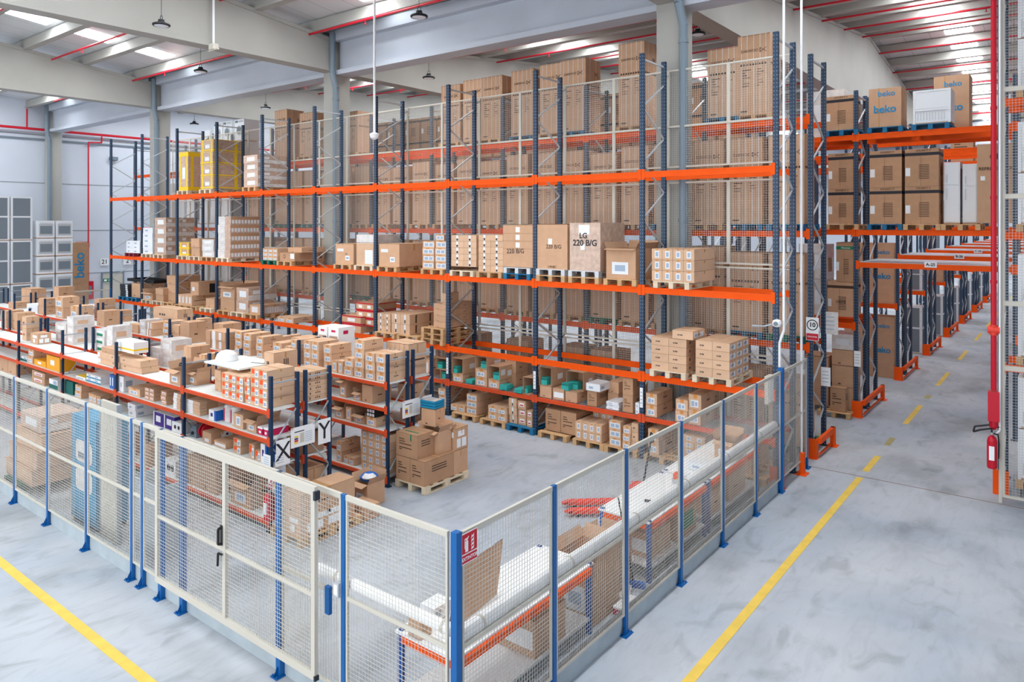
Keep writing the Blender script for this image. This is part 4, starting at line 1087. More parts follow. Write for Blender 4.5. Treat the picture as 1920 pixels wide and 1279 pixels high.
 ('M7', -12.38, -12.09, 6.83, 1.040, 1, 0.197, 1, 1, 0.45, 'picbox', 'carton with a small round picture', 'third shelf of the X shelving'),
 ('M8', -12.01, -11.62, 6.83, 1.040, 1, 0.104, 1, 1, 0.40, 'bigwlab', 'flat carton with a long white label', 'third shelf of the X shelving'),
 ('M9', -11.39, -11.16, 6.83, 1.040, 2, 0.129, 1, 1, 0.45, 'org', 'carton with orange square', 'pair on the third shelf of the X shelving'),
 ('M10', -10.90, -10.75, 6.83, 1.040, 1, 0.243, 1, 1, 0.45, 'org', 'brown carton with orange label', 'third shelf near the X end'),
 ('M11', -10.73, -10.58, 6.83, 1.040, 1, 0.169, 1, 1, 0.30, 'org', 'small orange-labelled carton', 'third shelf near the X end, lower one'),
 ('M12', -10.56, -10.39, 6.83, 1.040, 1, 0.308, 1, 1, 0.40, 'whiteblue', 'white and dark blue box', 'third shelf at the X end post'),
 ('M13', -15.83, -15.49, 6.83, 1.480, 1, 0.317, 2, 1, 0.45, 'whitebox', 'tall pale box', 'second shelf, right of the third post'),
 ('M14', -15.30, -14.79, 6.83, 1.480, 1, 0.148, 1, 1, 0.45, 'lab', 'brown carton with label', 'second shelf, third bay left part'),
 ('M15', -14.58, -14.21, 6.83, 1.480, 3, 0.079, 2, 1, 0.40, 'redlab', 'carton with pink and white label', 'second shelf, second bay'),
 ('M16', -13.93, -13.72, 6.83, 1.480, 3, 0.085, 1, 1, 0.40, 'redlab', 'carton with pink and white label', 'narrow stack in the second bay, second shelf'),
 ('M17', -13.44, -13.18, 6.83, 1.480, 6, 0.048, 1, 1, 0.45, 'flatmix', 'thin flat carton', 'pile left of the second post, second shelf'),
 ('M18', -15.30, -14.97, 6.83, 1.040, 2, 0.130, 1, 1, 0.40, 'whitebox', 'white printed box', 'third shelf, second bay left part'),
 ('M19', -14.21, -13.40, 6.83, 1.040, 1, 0.259, 2, 1, 0.40, 'violetbox', 'violet box with white windows', 'third shelf, second bay'),
 ('M20', -13.48, -13.10, 6.83, 1.040, 1, 0.191, 1, 1, 0.30, 'lensbox', 'white box showing two dark round pictures', 'third shelf, left of the second post'),
 ('M21', -17.30, -16.59, 6.83, 1.480, 2, 0.081, 2, 1, 0.40, 'whiteblue2', 'white and light blue box', 'second shelf, third bay'),
 ('M22', -17.83, -17.35, 6.83, 1.480, 1, 0.054, 1, 1, 0.40, 'yellowtop', 'white box with a yellow lid', 'second shelf, third bay left part'),
 ('M23', -16.15, -15.93, 6.83, 1.480, 1, 0.289, 2, 1, 0.35, 'bluebox', 'blue and white box', 'second shelf, beside the third post'),
 ('M24', -17.89, -17.55, 6.83, 1.040, 2, 0.142, 1, 1, 0.40, 'lab', 'tan labelled carton', 'third shelf, third bay'),
 ('M25', -17.18, -16.59, 6.83, 1.040, 1, 0.189, 3, 1, 0.40, 'lab', 'small tan labelled carton', 'third shelf, third bay right part'),
 ('M26', -20.33, -19.59, 6.83, 1.480, 1, 0.138, 1, 1, 0.40, 'yelbox', 'orange-yellow box', 'left of two yellow boxes, second shelf'),
 ('M26b', -19.53, -18.76, 6.83, 1.480, 1, 0.335, 1, 1, 0.35, 'yelbox', 'taller orange-yellow box', 'right of two yellow boxes, second shelf'),
 ('M27', -20.76, -20.40, 6.83, 1.480, 2, 0.173, 1, 1, 0.40, 'lab', 'tan labelled carton', 'second shelf beside the yellow boxes'),
 ('M28', -21.26, -20.83, 6.83, 1.480, 1, 0.120, 1, 1, 0.40, 'tealbox', 'teal and white box', 'second shelf at the fourth post'),
 ('M29', -20.47, -19.66, 6.83, 1.040, 2, 0.146, 1, 1, 0.40, 'redlab', 'tan carton with pink label', 'third shelf, fourth bay'),
 ('M30', -19.40, -18.89, 6.83, 1.040, 1, 0.217, 1, 1, 0.40, 'tealbox', 'teal and white box', 'third shelf, left of the third post'),
 ('M31', -22.73, -21.56, 6.83, 1.040, 1, 0.381, 2, 1, 0.45, 'plain', 'tan carton', 'third shelf at the left picture edge'),
 ('M32', -18.52, -18.04, 6.83, 1.040, 1, 0.295, 1, 1, 0.40, 'darkteal', 'dark green box', 'third shelf, right of the third post'),
 ('N1', -13.74, -13.34, 6.83, 0.170, 1, 0.309, 1, 1, 0.45, 'lensbox', 'white printed box', 'bottom shelf behind the gate mesh'),
 ('N2', -13.04, -11.93, 6.83, 0.170, 1, 0.500, 2, 1, 0.45, 'plain', 'big brown carton', 'bottom shelf behind the gate mesh'),
 ('N3', -11.47, -10.86, 6.83, 0.170, 1, 0.398, 1, 1, 0.45, 'opentop', 'open carton with flaps out', 'bottom shelf behind the gate mesh'),
 ('N4', -15.90, -15.34, 6.83, 0.170, 2, 0.167, 1, 1, 0.45, 'plain', 'brown carton', 'bottom shelf behind the tall white panel'),
 ('N5', -14.79, -14.34, 6.83, 0.170, 2, 0.179, 1, 1, 0.45, 'plain', 'brown carton', 'bottom shelf left of the gate'),
 ('W1', -11.69, -11.49, 9.34, 1.480, 1, 0.351, 1, 1, 0.45, 'opentop', 'open carton with white label', 'second shelf of the row before the Z run, left one'),
 ('W2', -11.26, -11.04, 9.34, 1.480, 1, 0.157, 1, 1, 0.45, 'opentop', 'open carton with a folded flap', 'second shelf of the row before the Z run'),
 ('W3', -10.99, -10.69, 9.34, 1.480, 1, 0.346, 1, 1, 0.50, 'plain', 'wide brown carton', 'second shelf of the row before the Z run, right one'),
 ('W4', -11.84, -11.57, 9.34, 1.040, 1, 0.226, 1, 1, 0.45, 'opentop', 'open brown carton', 'third shelf of the row before the Z run, leftmost'),
 ('W5', -11.47, -11.31, 9.34, 1.040, 1, 0.275, 1, 1, 0.45, 'vlab', 'tall narrow open carton', 'third shelf of the row before the Z run'),
 ('W6', -11.26, -10.94, 9.34, 1.040, 1, 0.163, 1, 1, 0.45, 'opentop', 'open carton with two labels', 'third shelf of the row before the Z run, middle'),
 ('W7', -10.88, -10.60, 9.34, 1.040, 1, 0.180, 1, 1, 0.45, 'lab', 'carton with white label', 'third shelf of the row before the Z run, right'),
 ('W7b', -10.86, -10.62, 9.34, 1.224, 2, 0.075, 1, 1, 0.30, 'blackwhite', 'black box with white windows', 'on the right carton, third shelf before the Z run'),
 ('W8', -11.77, -11.61, 9.34, 0.170, 2, 0.199, 1, 1, 0.50, 'lab', 'large brown carton', 'bottom shelf of the row before the Z run, left pair'),
 ('W9', -11.57, -11.23, 9.34, 0.170, 1, 0.144, 2, 1, 0.45, 'lab', 'low carton with white label', 'bottom shelf of the row before the Z run'),
 ('W10', -11.02, -10.27, 9.34, 0.170, 5, 0.152, 4, 1, 0.50, 'vlab', 'small carton with white label', 'big grid of labelled cartons, bottom shelf at the end post'),
 ('W11', -10.75, -10.30, 7.46, 1.040, 1, 0.360, 1, 1, 0.45, 'plain', 'upright carton with a white strip', 'third shelf at the Y end'),
 ('W12', -10.80, -10.30, 7.46, 0.170, 1, 0.600, 1, 1, 0.45, 'plain', 'dark brown carton', 'bottom shelf at the Y end'),
 ('W13', -10.60, -10.30, 9.97, 1.040, 1, 0.250, 1, 1, 0.40, 'plain', 'brown carton', 'third shelf at the Z end, beside the post'),
 ('W14', -10.65, -10.30, 9.97, 1.480, 1, 0.300, 1, 1, 0.40, 'plain', 'brown carton', 'second shelf at the Z end, behind the sign'),
 ('D0', -13.99, -13.49, 13.78, 0.900, 1, 0.460, 3, 1, 0.50, 'slat', 'slim tan carton on edge', 'three in a row on the small shelf above the Z sign'),
]

for s_ in STACKS: stack(*s_)
S_ = {s_[0]: s_ for s_ in STACKS}
# handwriting on the tall cartons
def on_stack(idn, txt, size, fx, fz, mt='ink', roll=0.0, bold=.0):
    s_ = S_[idn]; w = s_[2] - s_[1]
    best = None
    for o in C.objects:
        if o.parent is None and o.get('label') and abs(o.location.x - s_[1] - .003) < .02 and abs(o.location.y - s_[3]) < .03 and abs(o.location.z - s_[4]) < .02: best = o
    if best: text(txt, size, mt, best, (w * fx, -.004, s_[6] * fz), roll=roll, bold=bold)
on_stack('B17', '220 B/G', .16, .42, .37, roll=.03)
on_stack('B18', '220 B/G', .13, .55, .5, mt='print')
on_stack('B18', 'LVHIIC', .08, .5, .06, mt='print')
on_stack('B19', 'LG', .17, .45, .73, bold=.004)
on_stack('B19', '220 B/G', .19, .5, .58, bold=.004)
on_stack('B10', 'LG', .07, .6, .5, mt='print')

# ---------------------------------------------------------------- pallets
def pallet_meshes(mt):
    def f():
        return {'b': MB().box(0, .8, 0, .1, 0, .02).mesh('deck_board', mt), 'bw': MB().box(0, .8, 0, .145, 0, .02).mesh('deck_board', mt),
                'k': MB().box(0, .1, 0, .145, 0, .08).mesh('block', mt), 'r': MB().box(0, .1, 0, 1.2, 0, .022).mesh('runner', mt), 's': MB().box(0, .1, 0, 1.2, 0, .02).mesh('stringer_board', mt),
                'all': None}
    return cached(('pal', mt), f)
def pallet_solid(mt):
    def f():
        mb = MB()
        for x in (0, .35, .7):
            mb.box(x, x + .1, 0, 1.2, 0, .022).box(x, x + .1, 0, 1.2, .102, .122)
            for y in (0, .53, 1.055): mb.box(x, x + .1, y, y + .145, .022, .102)
        for y, q in ((0, .145), (.25, .1), (.53, .145), (.84, .1), (1.055, .145)): mb.box(0, .8, y, y + q, .122, .142)
        return mb.mesh('pallet', mt)
    return cached(('pals', mt), f)
def pallet(x, y, z, mt, label, parts=True, rz=0.0):
    if not parts:
        o = link('pallet', pallet_solid(mt), None, (x, y, z), rz); tag(o, label, 'pallet'); return o
    t = thing('pallet', label, 'pallet', (x, y, z), rz)
    P = pallet_meshes(mt)
    for a in (0, .35, .7):
        link('runner', P['r'], t, (a, 0, 0)); link('stringer_board', P['s'], t, (a, 0, .102))
        for b in (0, .53, 1.055): link('block', P['k'], t, (a, b, .022))
    for b, m in ((0, 'bw'), (.25, 'b'), (.53, 'bw'), (.84, 'b'), (1.055, 'bw')): link('deck_board', P[m], t, (0, b, .122))
    return t
PW = {'wood': 'bare wooden', 'wood_light': 'pale wooden', 'wood_blue': 'blue painted', 'wood_green': 'green', 'wood_red': 'dark red', 'zinc': 'grey'}
def under(lst, z, lvl, parts=True, y=13.70):
    for x, mt, what in lst:
        pallet(x, y, z, mt, fit('%s pallet under %s, %s' % (PW[mt], what, lvl)), parts)
under([(-26.7, 'wood_light', 'the tall yellow-strapped load'), (-25.1, 'wood_light', 'the four yellow-taped boxes'), (-22.3, 'wood', 'the wrapped brown and white load')], 6.067, 'top beam', False)
under([(-30.98, 'wood_red', 'small white boxes'), (-29.54, 'wood_light', 'the narrow white stack'), (-28.56, 'wood_light', 'the tall wrapped stack'), (-26.72, 'wood_light', 'the yellow-taped box'),
       (-25.86, 'wood_light', 'the brown cartons in the third bay'), (-24.99, 'wood', 'the cling-wrapped boxes'), (-23.95, 'wood_light', 'the striped wrapped load')], 3.627, 'middle beam', False)
under([(-21.16, 'wood_green', 'the small labelled cartons'), (-20.30, 'wood', 'the carton with the round mark'), (-17.42, 'wood', 'the square carton with notes'), (-16.49, 'wood_light', 'the cling-draped carton'),
       (-15.5, 'wood', 'the large carton with one label'), (-13.76, 'wood', 'the twin labelled stacks'), (-12.71, 'wood_light', 'the flat labelled cartons'), (-11.80, 'wood', 'the tight six-layer stack'),
       (-10.93, 'wood_blue', 'the grey pallet of the tall 220 carton'), (-9.95, 'wood', 'the tall faint-lettered carton, lower one'), (-9.05, 'wood', 'the wrapped handwritten carton, lower one'), (-8.13, 'wood', 'the big open carton'),
       (-6.93, 'wood_light', 'the upright-labelled cartons')], 3.627, 'middle beam')
under([(-10.93, 'zinc', 'the tall 220 carton'), (-9.95, 'zinc', 'the faint-lettered carton'), (-9.05, 'zinc', 'the wrapped handwritten carton')], 3.771, 'upper of two on middle beam')
under([(-31.56, 'wood_blue', 'the dark packed pile'), (-30.75, 'wood_blue', 'the brown carton by the dark pile'), (-29.54, 'wood_light', 'the small open carton'), (-28.66, 'wood_light', 'the light brown cartons'),
       (-27.8, 'wood', 'the tall brown stack')], 1.797, 'low beam', False)
under([(-26.75, 'wood', 'the left narrow cartons'), (-25.92, 'wood', 'the right narrow cartons'), (-24.93, 'wood_light', 'the small carton by the post'), (-23.75, 'wood', 'the open cartons in the fourth bay'),
       (-22.90, 'wood_light', 'the film-wrapped cartons'), (-22.06, 'wood', 'the long striped-side carton'), (-15.5, 'wood', 'the small brown block'), (-14.6, 'wood', 'the brown four-carton block'), (-13.68, 'wood', 'two other pallets, bottom of the pile of three'),
       (-6.97, 'wood_light', 'the left marked cartons'), (-6.03, 'wood_light', 'the right marked cartons')], 1.797, 'low beam', y=13.62)
pallet(-13.67, 13.63, 1.941, 'wood', 'bare wooden pallet, middle of the empty pile of three, low beam')
pallet(-13.66, 13.62, 2.085, 'wood', 'bare wooden pallet, top of the empty pile of three, low beam')
under([(-13.70, 'wood', 'the labelled stack by the first post'), (-12.56, 'wood', 'the low cartons and three-high stack'), (-11.62, 'wood', 'the two-by-two block'),
       (-9.84, 'wood', 'the pair of big square cartons'), (-8.88, 'wood', 'the long low labelled block'), (-8.07, 'wood', 'the three-high stack by the fence'), (-7.1, 'wood', 'the labelled cartons right of the third post'),
       (-6.28, 'wood', 'the labelled block seen through the fence'), (-5.36, 'wood', 'the rightmost brown cartons')], .004, 'floor level', y=13.62)
pallet(-10.78, 13.62, .004, 'wood_blue', 'turquoise blue pallet on the floor carrying three narrow stacks')

# teal packs in the open-fronted cartons and in piles between them
tm = cached('teal', lambda: MB().box(0, .04, 0, .2, 0, .16).box(.002, .038, -.001, 0, .11, .15, 1).mesh('teal_pack', ['teal', 'teal_dark']))
tf = cached('tealf', lambda: MB().box(0, .2, 0, .28, 0, .03).box(.02, .18, -.001, 0, .004, .012, 1).mesh('teal_pack', ['teal', 'teal_dark']))
TW = ['first', 'second', 'third', 'fourth', 'fifth', 'sixth', 'seventh']
def packs(x, y, z, n, where, lean=0.0):
    for i in range(n):
        o = link('teal_pack', tm, None, (x + .042 * i, y, z)); o.rotation_euler = (0, 0, 0)
        tag(o, fit('slim teal pack, %s from left, standing in %s' % (TW[i], where)), 'box', 'teal packs standing in ' + where)
for idn, n, where in (('D1', 3, 'the lower open carton left of the first post'), ('D1b', 4, 'the upper open carton left of the first post'), ('D2b', 3, 'the open carton right of the first post'),
                      ('D4b', 5, 'the topmost open carton at bay centre'), ('D5b', 5, 'the open carton with two stickers'), ('D7', 2, 'the open carton left of the second post'),
                      ('D8b', 4, 'the open carton right of the second post'), ('D10b', 6, 'the overflowing open carton')):
    s_ = S_[idn]; packs(s_[1] + .03 + (.12 if idn in ('D4b', 'D5b') else 0), s_[3] + .04, s_[4] + .012, n, where)
for x, y, n, where in ((-12.22, 13.78, 3, 'right of the first post'), (-11.08, 13.74, 4, 'centre of the small shelf'), (-10.62, 13.74, 3, 'near the second post')):
    for i in range(n):
        o = link('teal_pack', tf, None, (x + rng.uniform(-.01, .01), y, .902 + .031 * i), rng.uniform(-.08, .08))
        tag(o, fit('flat teal pack, %s from bottom in loose pile %s' % (TW[i], where)), 'box', 'teal packs lying in the pile ' + where)
for i in range(4):
    o = link('teal_pack', tm, None, (-9.30 + .05 * i, 13.80, 1.14)); tag(o, '%s teal pack spilling in front of the overflowing carton' % TW[i], 'box', 'teal packs spilling out of a carton')
# ---------------------------------------------------------------- tall refrigerator cartons and appliances
def fridge_mesh(w, d, h):
    def f():
        mb = MB().box(0, w, 0, d, 0, h)
        for a in (.12, .3, .5, .7, .88): mb.box(w * a - .006, w * a + .006, -.002, 0, 0, h, 1)
        for a in (.3, .7): mb.box(w, w + .002, d * a - .006, d * a + .006, 0, h, 1)
        z = h * .62
        for i in range(9):
            mb.box(w * (.08 + i * .095), w * (.08 + i * .095 + .06), -.003, 0, z, z + .045, 2)
            mb.box(w, w + .003, d * (.08 + i * .095), d * (.08 + i * .095 + .06), z, z + .045, 2)
        for i in range(7):
            q = h * .56 - i * .06
            mb.box(w * .14, w * (.14 + .28 * (.6 + .4 * cos(i * 2.3))), -.003, 0, q, q + .018, 3)
            mb.box(w * .62, w * (.62 + .2 * (.6 + .4 * sin(i * 1.7))), -.003, 0, q, q + .014, 3)
        mb.box(w * .1, w * .3, -.003, 0, .07, .10, 3)
        mb.box(0, w, -.001, 0, h - .02, h - .014, 3)
        return mb.mesh('carton_body', ['cardboard', 'wrap', 'print', 'print'])
    return cached(('fr', w, d, h), f)
def logo_mesh():
    def f():
        mb = MB(); t = .012
        def seg(a, b): mb.bar((a[0], 0, a[1]), (b[0], 0, b[1]), .003, t, up=(0, 1, 0)) if False else mb.tube((a[0], 0, a[1]), (b[0], 0, b[1]), t / 2, 4)
        for a, b in (((0, -.05), (0, .05)), ((0, .05), (.07, 0)), ((.07, 0), (0, -.05)), ((.14, .05), (.08, 0)), ((.08, 0), (.14, -.05))): seg(a, b)
        return mb.mesh('logo', 'ink')
    return cached('logo', f)
def fridge(x, y, z, w, d, h, label, group=None, letters=True):
    o = link('refrigerator_carton', fridge_mesh(w, d, h), None, (x, y, z), rng.uniform(-.008, .008))
    tag(o, fit(label), 'carton', group)
    if letters:
        text('DAEWOO', .085, 'print', o, (w * .38, -.004, h * .8))
        link('logo', logo_mesh(), o, (w * .70, -.004, h * .8))
        l = link('logo', logo_mesh(), o, (w + .004, d * .62, h * .8), pi / 2)
    return o
BAYW = ['first', 'second', 'third', 'fourth', 'fifth', 'sixth', 'seventh', 'eighth', 'ninth', 'tenth', 'eleventh']
top_fr = [(-15.27, 1.76, 'fourth bay left'), (-14.37, 1.82, 'fourth bay centre'), (-13.66, 1.82, 'fourth bay right'), (-12.55, 1.86, 'third bay left'), (-11.56, 1.9, 'third bay centre'), (-10.86, 1.92, 'third bay right'),
          (-9.10, 2.1, 'second bay left, alone'), (-6.74, 1.6, 'first bay left'), (-6.02, 1.8, 'first bay right'),
          (-23.95, 1.85, 'seventh bay'), (-22.4, 1.6, 'sixth bay left'), (-21.0, 1.5, 'sixth bay right'), (-19.95, 1.4, 'fifth bay')]
for x, h, wd in top_fr:
    fridge(x, 16.09, 7.41, .72 if x > -10 else .78, .74, h, 'tall brown refrigerator carton with white straps on the top level behind, ' + wd)
    pallet(x - .01, 15.98, 7.262, 'wood' if rng.random() < .75 else 'wood_blue', fit('simple pallet under the top-level refrigerator carton, ' + wd), False)
lv_names = {4.96: 'third level', 2.54: 'second level', .15: 'floor level'}
for z, nm in lv_names.items():
    for b in range(0, 8):
        for i in range(3):
            if (b, i, nm) in (): continue
            r_ = rng.random()
            if nm == 'floor level' and r_ < .25: continue
            if b == 7 and i == 0: continue
            x = RX - 2.8 * (b + 1) + .10 + i * .9
            if nm == 'floor level' and b > 3: continue
            h = {4.96: 1.95, 2.54: 1.9, .15: 1.55}[z] - (.0 if r_ < .6 else .12)
            pos = ('left', 'centre', 'right')[i]
            lb = 'brown refrigerator carton seen through the mesh, %s bay from right, %s, %s' % (BAYW[b], nm, pos)
            fridge(x, 16.09, z, .76, .74, round(h, 2), lb, letters=(b < 5))
            if i != 1 or b < 3:
                pallet(x - .02, 15.98, z - .146, ('wood', 'wood', 'wood_green', 'wood_blue')[rng.randrange(4)], fit('simple pallet under the %s refrigerator carton, %s bay, %s behind mesh' % (pos, BAYW[b], nm)), False)

def appliance_mesh(w, d, h, kind):
    def f():
        mb = MB().box(0, w, 0, d, .03, h).box(.0, w, 0, d, 0, .03, 3)
        if kind == 'fridge':
            mb.box(.02, w - .02, -.02, 0, .05, h * .62, 0).box(.02, w - .02, -.02, 0, h * .635, h - .02, 0)
            mb.box(.05, .07, -.05, -.02, h * .4, h * .58, 1).box(.05, .07, -.05, -.02, h * .67, h * .8, 1)
            mb.box(w, w + .004, d * .1, d * .9, h * .1, h * .9, 2)
        elif kind == 'washer':
            mb.tube((w / 2, -.02, h * .48), (w / 2, .001, h * .48), w * .3, 20, 1).tube((w / 2, -.028, h * .48), (w / 2, -.015, h * .48), w * .22, 20, 2)
            mb.box(.04, w * .35, -.006, 0, h * .85, h * .95, 2).box(w * .45, w * .9, -.005, 0, h * .86, h * .94, 1)
        elif kind == 'oven':
            mb.box(.06, w - .06, -.012, 0, h * .15, h * .82, 1).box(.1, w - .1, -.016, 0, h * .25, h * .7, 2).box(.08, w - .08, -.04, -.03, h * .85, h * .87, 1)
        elif kind == 'panel':
            mb.box(.03, w - .03, -.012, 0, h * .45, h * .95, 0).box(.0, .05, -.02, 0, .0, h, 0).box(w - .05, w, -.02, 0, .0, h, 0).box(0, w, -.02, 0, h * .95, h, 0).box(0, w, -.02, 0, h * .38, h * .42, 0)
            for i in range(10): mb.box(w * .12 + i * w * .078, w * .12 + i * w * .078 + .02, -.006, 0, h * .1, h * .33, 1)
        elif kind == 'framed':                     # appliance standing in white corner posts
            mb.box(.09, w - .09, -.01, 0, .06, h * .52, 2).box(.09, w - .09, -.01, 0, h * .56, h - .06, 2)
            mb.box(w, w + .01, .08, d - .08, .06, h * .52, 2).box(w, w + .01, .08, d - .08, h * .56, h - .06, 2)
            for z in (.1, .3, .5, .7, .9):
                for a in (.04, w - .04): mb.tube((a, -.008, h * z), (a, .001, h * z), .014, 6, 1)
        return mb.mesh('appliance', ['white_app', 'zinc', 'glass_dark', 'cardboard'])
    return cached(('ap', w, d, h, kind), f)
def appliance(x, y, z, w, d, h, kind, label, cat='appliance', rz=0.0, group=None):
    nm = {'fridge': 'refrigerator', 'washer': 'washing_machine', 'oven': 'oven', 'framed': 'crated_appliance', 'panel': 'washing_machine'}[kind]
    return tag(link(nm, appliance_mesh(w, d, h, kind), None, (x, y, z), rz), fit(label), cat, group)
# left end of the second rack: white machines
for i, (x, z, k, wd) in enumerate([(-28.3, 7.41, 'washer', 'lower left'), (-27.6, 7.41, 'washer', 'lower middle'), (-26.72, 7.41, 'washer', 'lower right'), (-28.3, 8.3, 'washer', 'upper left'), (-27.6, 8.3, 'washer', 'upper middle'), (-26.72, 8.3, 'washer', 'upper right'),
                                   (-29.2, 7.41, 'fridge', 'left of the group')]):
    appliance(x, 16.10, z, .66, .7, .86 if k == 'washer' else 1.5, k, 'white wrapped machine on the top level far left behind the yellow loads, ' + wd)
for z, nm in lv_names.items():
    for b in (8, 9):
        for i in range(3):
            x = RX - 2.8 * (b + 1) + .2 + i * .85
            if z == .15 and i == 1: continue
            appliance(x, 16.10, z, .68, .7, 1.8 if z > 1 else 1.6, 'fridge', 'white refrigerator at the far left of the second rack, %s bay, %s, %s' % (BAYW[b], nm, ('left', 'centre', 'right')[i]))

# banded machine cartons on the double racks
def banded_mesh(w, d, h, band):
    def f():
        mb = MB().box(0, w, 0, d, 0, h)
        mb.box(-.003, w + .003, -.003, d + .003, h * .82, h * .9, 1)
        mb.box(w * .47, w * .475, -.003, 0, 0, h * .8, 2)
        for i in range(9): mb.box(w * .42, w * .72, -.003, 0, h * (.2 + i * .045), h * (.2 + i * .045 + .015), 2)
        for i in range(5): mb.box(w, w + .003, d * .3, d * .6, h * (.3 + i * .05), h * (.3 + i * .05 + .018), 2)
        mb.box(w * .02, w * .16, -.005, 0, h * .28, h * .5, 3)
        return mb.mesh('carton_body', ['cardboard_dark' if band != 'cardboard' else 'cardboard', 'ink' if band == 'ink' else 'green' if band == 'green' else 'print', 'print', 'paper'])
    return cached(('bd', w, d, h, band), f)
def banded(x, y, z, w, d, h, label, band='ink', word='SMURFIT P', letters=True):
    o = link('appliance_carton', banded_mesh(w, d, h, band), None, (x, y, z), rng.uniform(-.006, .006))
    tag(o, fit(label), 'carton')
    if letters and word: text(word, .07, 'print' if band != 'green' else 'paper', o, (w * .55, -.006, h * (.95 if band != 'green' else .86)))
    return o
lvn = [(7.41, 'top level'), (4.96, 'third level'), (2.54, 'second level')]
for z, nm in lvn:
    for b in range(1, 8):
        if nm != 'top level' and b > 5: continue
        for i in range(3):
            for k in range(2):
                if nm == 'second level' and k: continue
                x = RX - 2.8 * (b + 1) + .15 + i * .88
                banded(x, 20.14, z + .86 * k, .76, .8, .85, 'brown black-banded machine carton on the far double rack, %s bay, %s, %s %s' % (BAYW[b], nm, ('left', 'centre', 'right')[i], ('lower', 'upper')[k]), letters=False)
# bay next to the aisle and the bridge over it
E4 = [(-4.10, 20.12, 4.96, 'left pair, lower'), (-4.10, 20.12, 5.885, 'left pair, upper'), (-3.30, 20.12, 4.96, 'right pair, lower'), (-3.30, 20.12, 5.885, 'right pair, upper')]
for x, y, z, wd in E4: banded(x, y, z, .73, .78, .92, 'brown carton with black band standing on the aisle bridge, ' + wd)
for z, wd in ((4.96, 'lower'), (5.885, 'upper')): banded(-5.11, 20.16, z, .62, .78, .92, 'brown carton with black band just left of the bridge end, ' + wd)
banded(-5.17, 20.16, 7.41, .68, .78, .9, 'brown carton with black band on the top level left of the bridge')
banded(-4.91, 20.16, 3.45, .42, .7, 1.03, 'brown carton with green top band and white lettering, beside aisle', 'green', 'Hisense')
c_ = banded(-5.13, 20.16, 2.54, .64, .8, .9, 'brown carton with white sticker and small lettering on second level by aisle', 'cardboard', None)
text('VÆTB', .09, 'print', c_, (.33, -.006, .38))
def beko(x, y, z, w, d, h, label, letters='beko'):
    mb = cached(('bk', w, d, h), lambda: MB().box(0, w, 0, d, 0, h).box(w * .3, w * .34, -.002, 0, 0, h, 1).box(w, w + .002, d * .6, d * .9, h * .2, h * .85, 2).mesh('carton_body', ['cardboard', 'tape', 'cardboard_light']))
    o = link('refrigerator_carton', mb, None, (x, y, z)); tag(o, fit(label), 'carton')
    if letters:
        text(letters, .26, 'beko_blue', o, (w * .5, -.005, h * .45), bold=.006)
        text(letters, .2, 'beko_blue', o, (w * .55, -.005, h * .85), bold=.003)
    return o
beko(-4.12, 20.12, 7.41, .74, .75, .98, 'brown blue-lettered carton on the bridge, left, beside the upright')
beko(-2.86, 21.5, 7.27, .78, .75, 1.5, 'tall brown blue-lettered carton on the bridge behind the white washing machine')
appliance(-3.12, 20.12, 7.41, .8, .72, .82, 'panel', 'white washing machine wrapped in film, on top of the aisle bridge')
appliance(-1.95, 25.7, 7.27, .5, .6, 1.5, 'fridge', 'small white refrigerator on the top of the second aisle bridge')
appliance(-2.5, 20.4, 4.96, .34, .7, 1.5, 'fridge', 'narrow white refrigerator on the bridge, right of the banded cartons')
appliance(-2.12, 20.5, 4.96, .3, .7, 1.45, 'fridge', 'second narrow white refrigerator on the bridge')
rf = link('refrigerator_carton', cached('reff', lambda: MB().box(0, .68, 0, .7, 0, 1.85).box(.33, .34, -.002, 0, 0, 1.85, 1).box(.07, .16, -.003, 0, 1.0, 1.1, 2).tube((.34, -.003, 1.55), (.34, .001, 1.55), .09, 16, 3).mesh('carton_body', ['cardboard', 'tape', 'paper', 'print'])), None, (-1.79, 20.12, 4.98))
tag(rf, 'brown REFRIGERATOR carton on the bridge beside the red pipe', 'carton')
text('REFRIGERATOR', .1, 'print', rf, (.38, -.005, 1.27), bold=.002); text('LG', .09, 'print', rf, (.5, -.005, .12)); text('Eco', .06, 'green', rf, (.4, -.005, 1.75))
for x, z, mt, wd in ((-4.15, 4.812, 'wood_blue', 'the left banded pair'), (-3.33, 4.812, 'wood', 'the right banded pair'), (-2.52, 4.812, 'wood', 'the narrow white refrigerators'), (-5.15, 4.812, 'wood', 'the pair left of the bridge'),
                     (-3.14, 7.262, 'wood_blue', 'the white washing machine'), (-4.14, 7.262, 'wood_blue', 'the small blue-lettered carton'), (-5.16, 7.262, 'wood_blue', 'the banded carton left of the bridge')):
    pallet(x, 20.05, z, mt, fit('%s pallet under %s, over the aisle' % (PW[mt], wd)), False)
def plainbox(x, y, z, w, d, h, st, label, rz=0.0, nm=None, cat=None):
    me, lab = carton_mesh(w, d, h, st)
    a, b = NAMES.get(st, ('carton', 'carton'))
    o = link(nm or a, me, None, (x, y, z), rz); tag(o, fit(label), cat or b)
    if lab: link('label', lab, o)
    return o
plainbox(-5.85, 20.12, 2.54, .7, .8, .95, 'wrapwhite', 'lower grey film-wrapped block on the second level left of the bridge')
plainbox(-5.85, 20.12, 3.50, .7, .8, .92, 'wrapwhite', 'upper grey film-wrapped block on the second level left of the bridge')
plainbox(-6.0, 21.4, 7.41, 1.0, .8, 1.3, 'wrapwhite', 'big white wrapped block on the top level behind the banded carton')
plainbox(-5.02, 20.16, .15, .52, .8, .55, 'plain', 'bottom brown carton of the stack by the first double-rack guard')
plainbox(-5.02, 20.16, .71, .52, .8, .55, 'plain', 'second brown carton of the stack by the first double-rack guard')
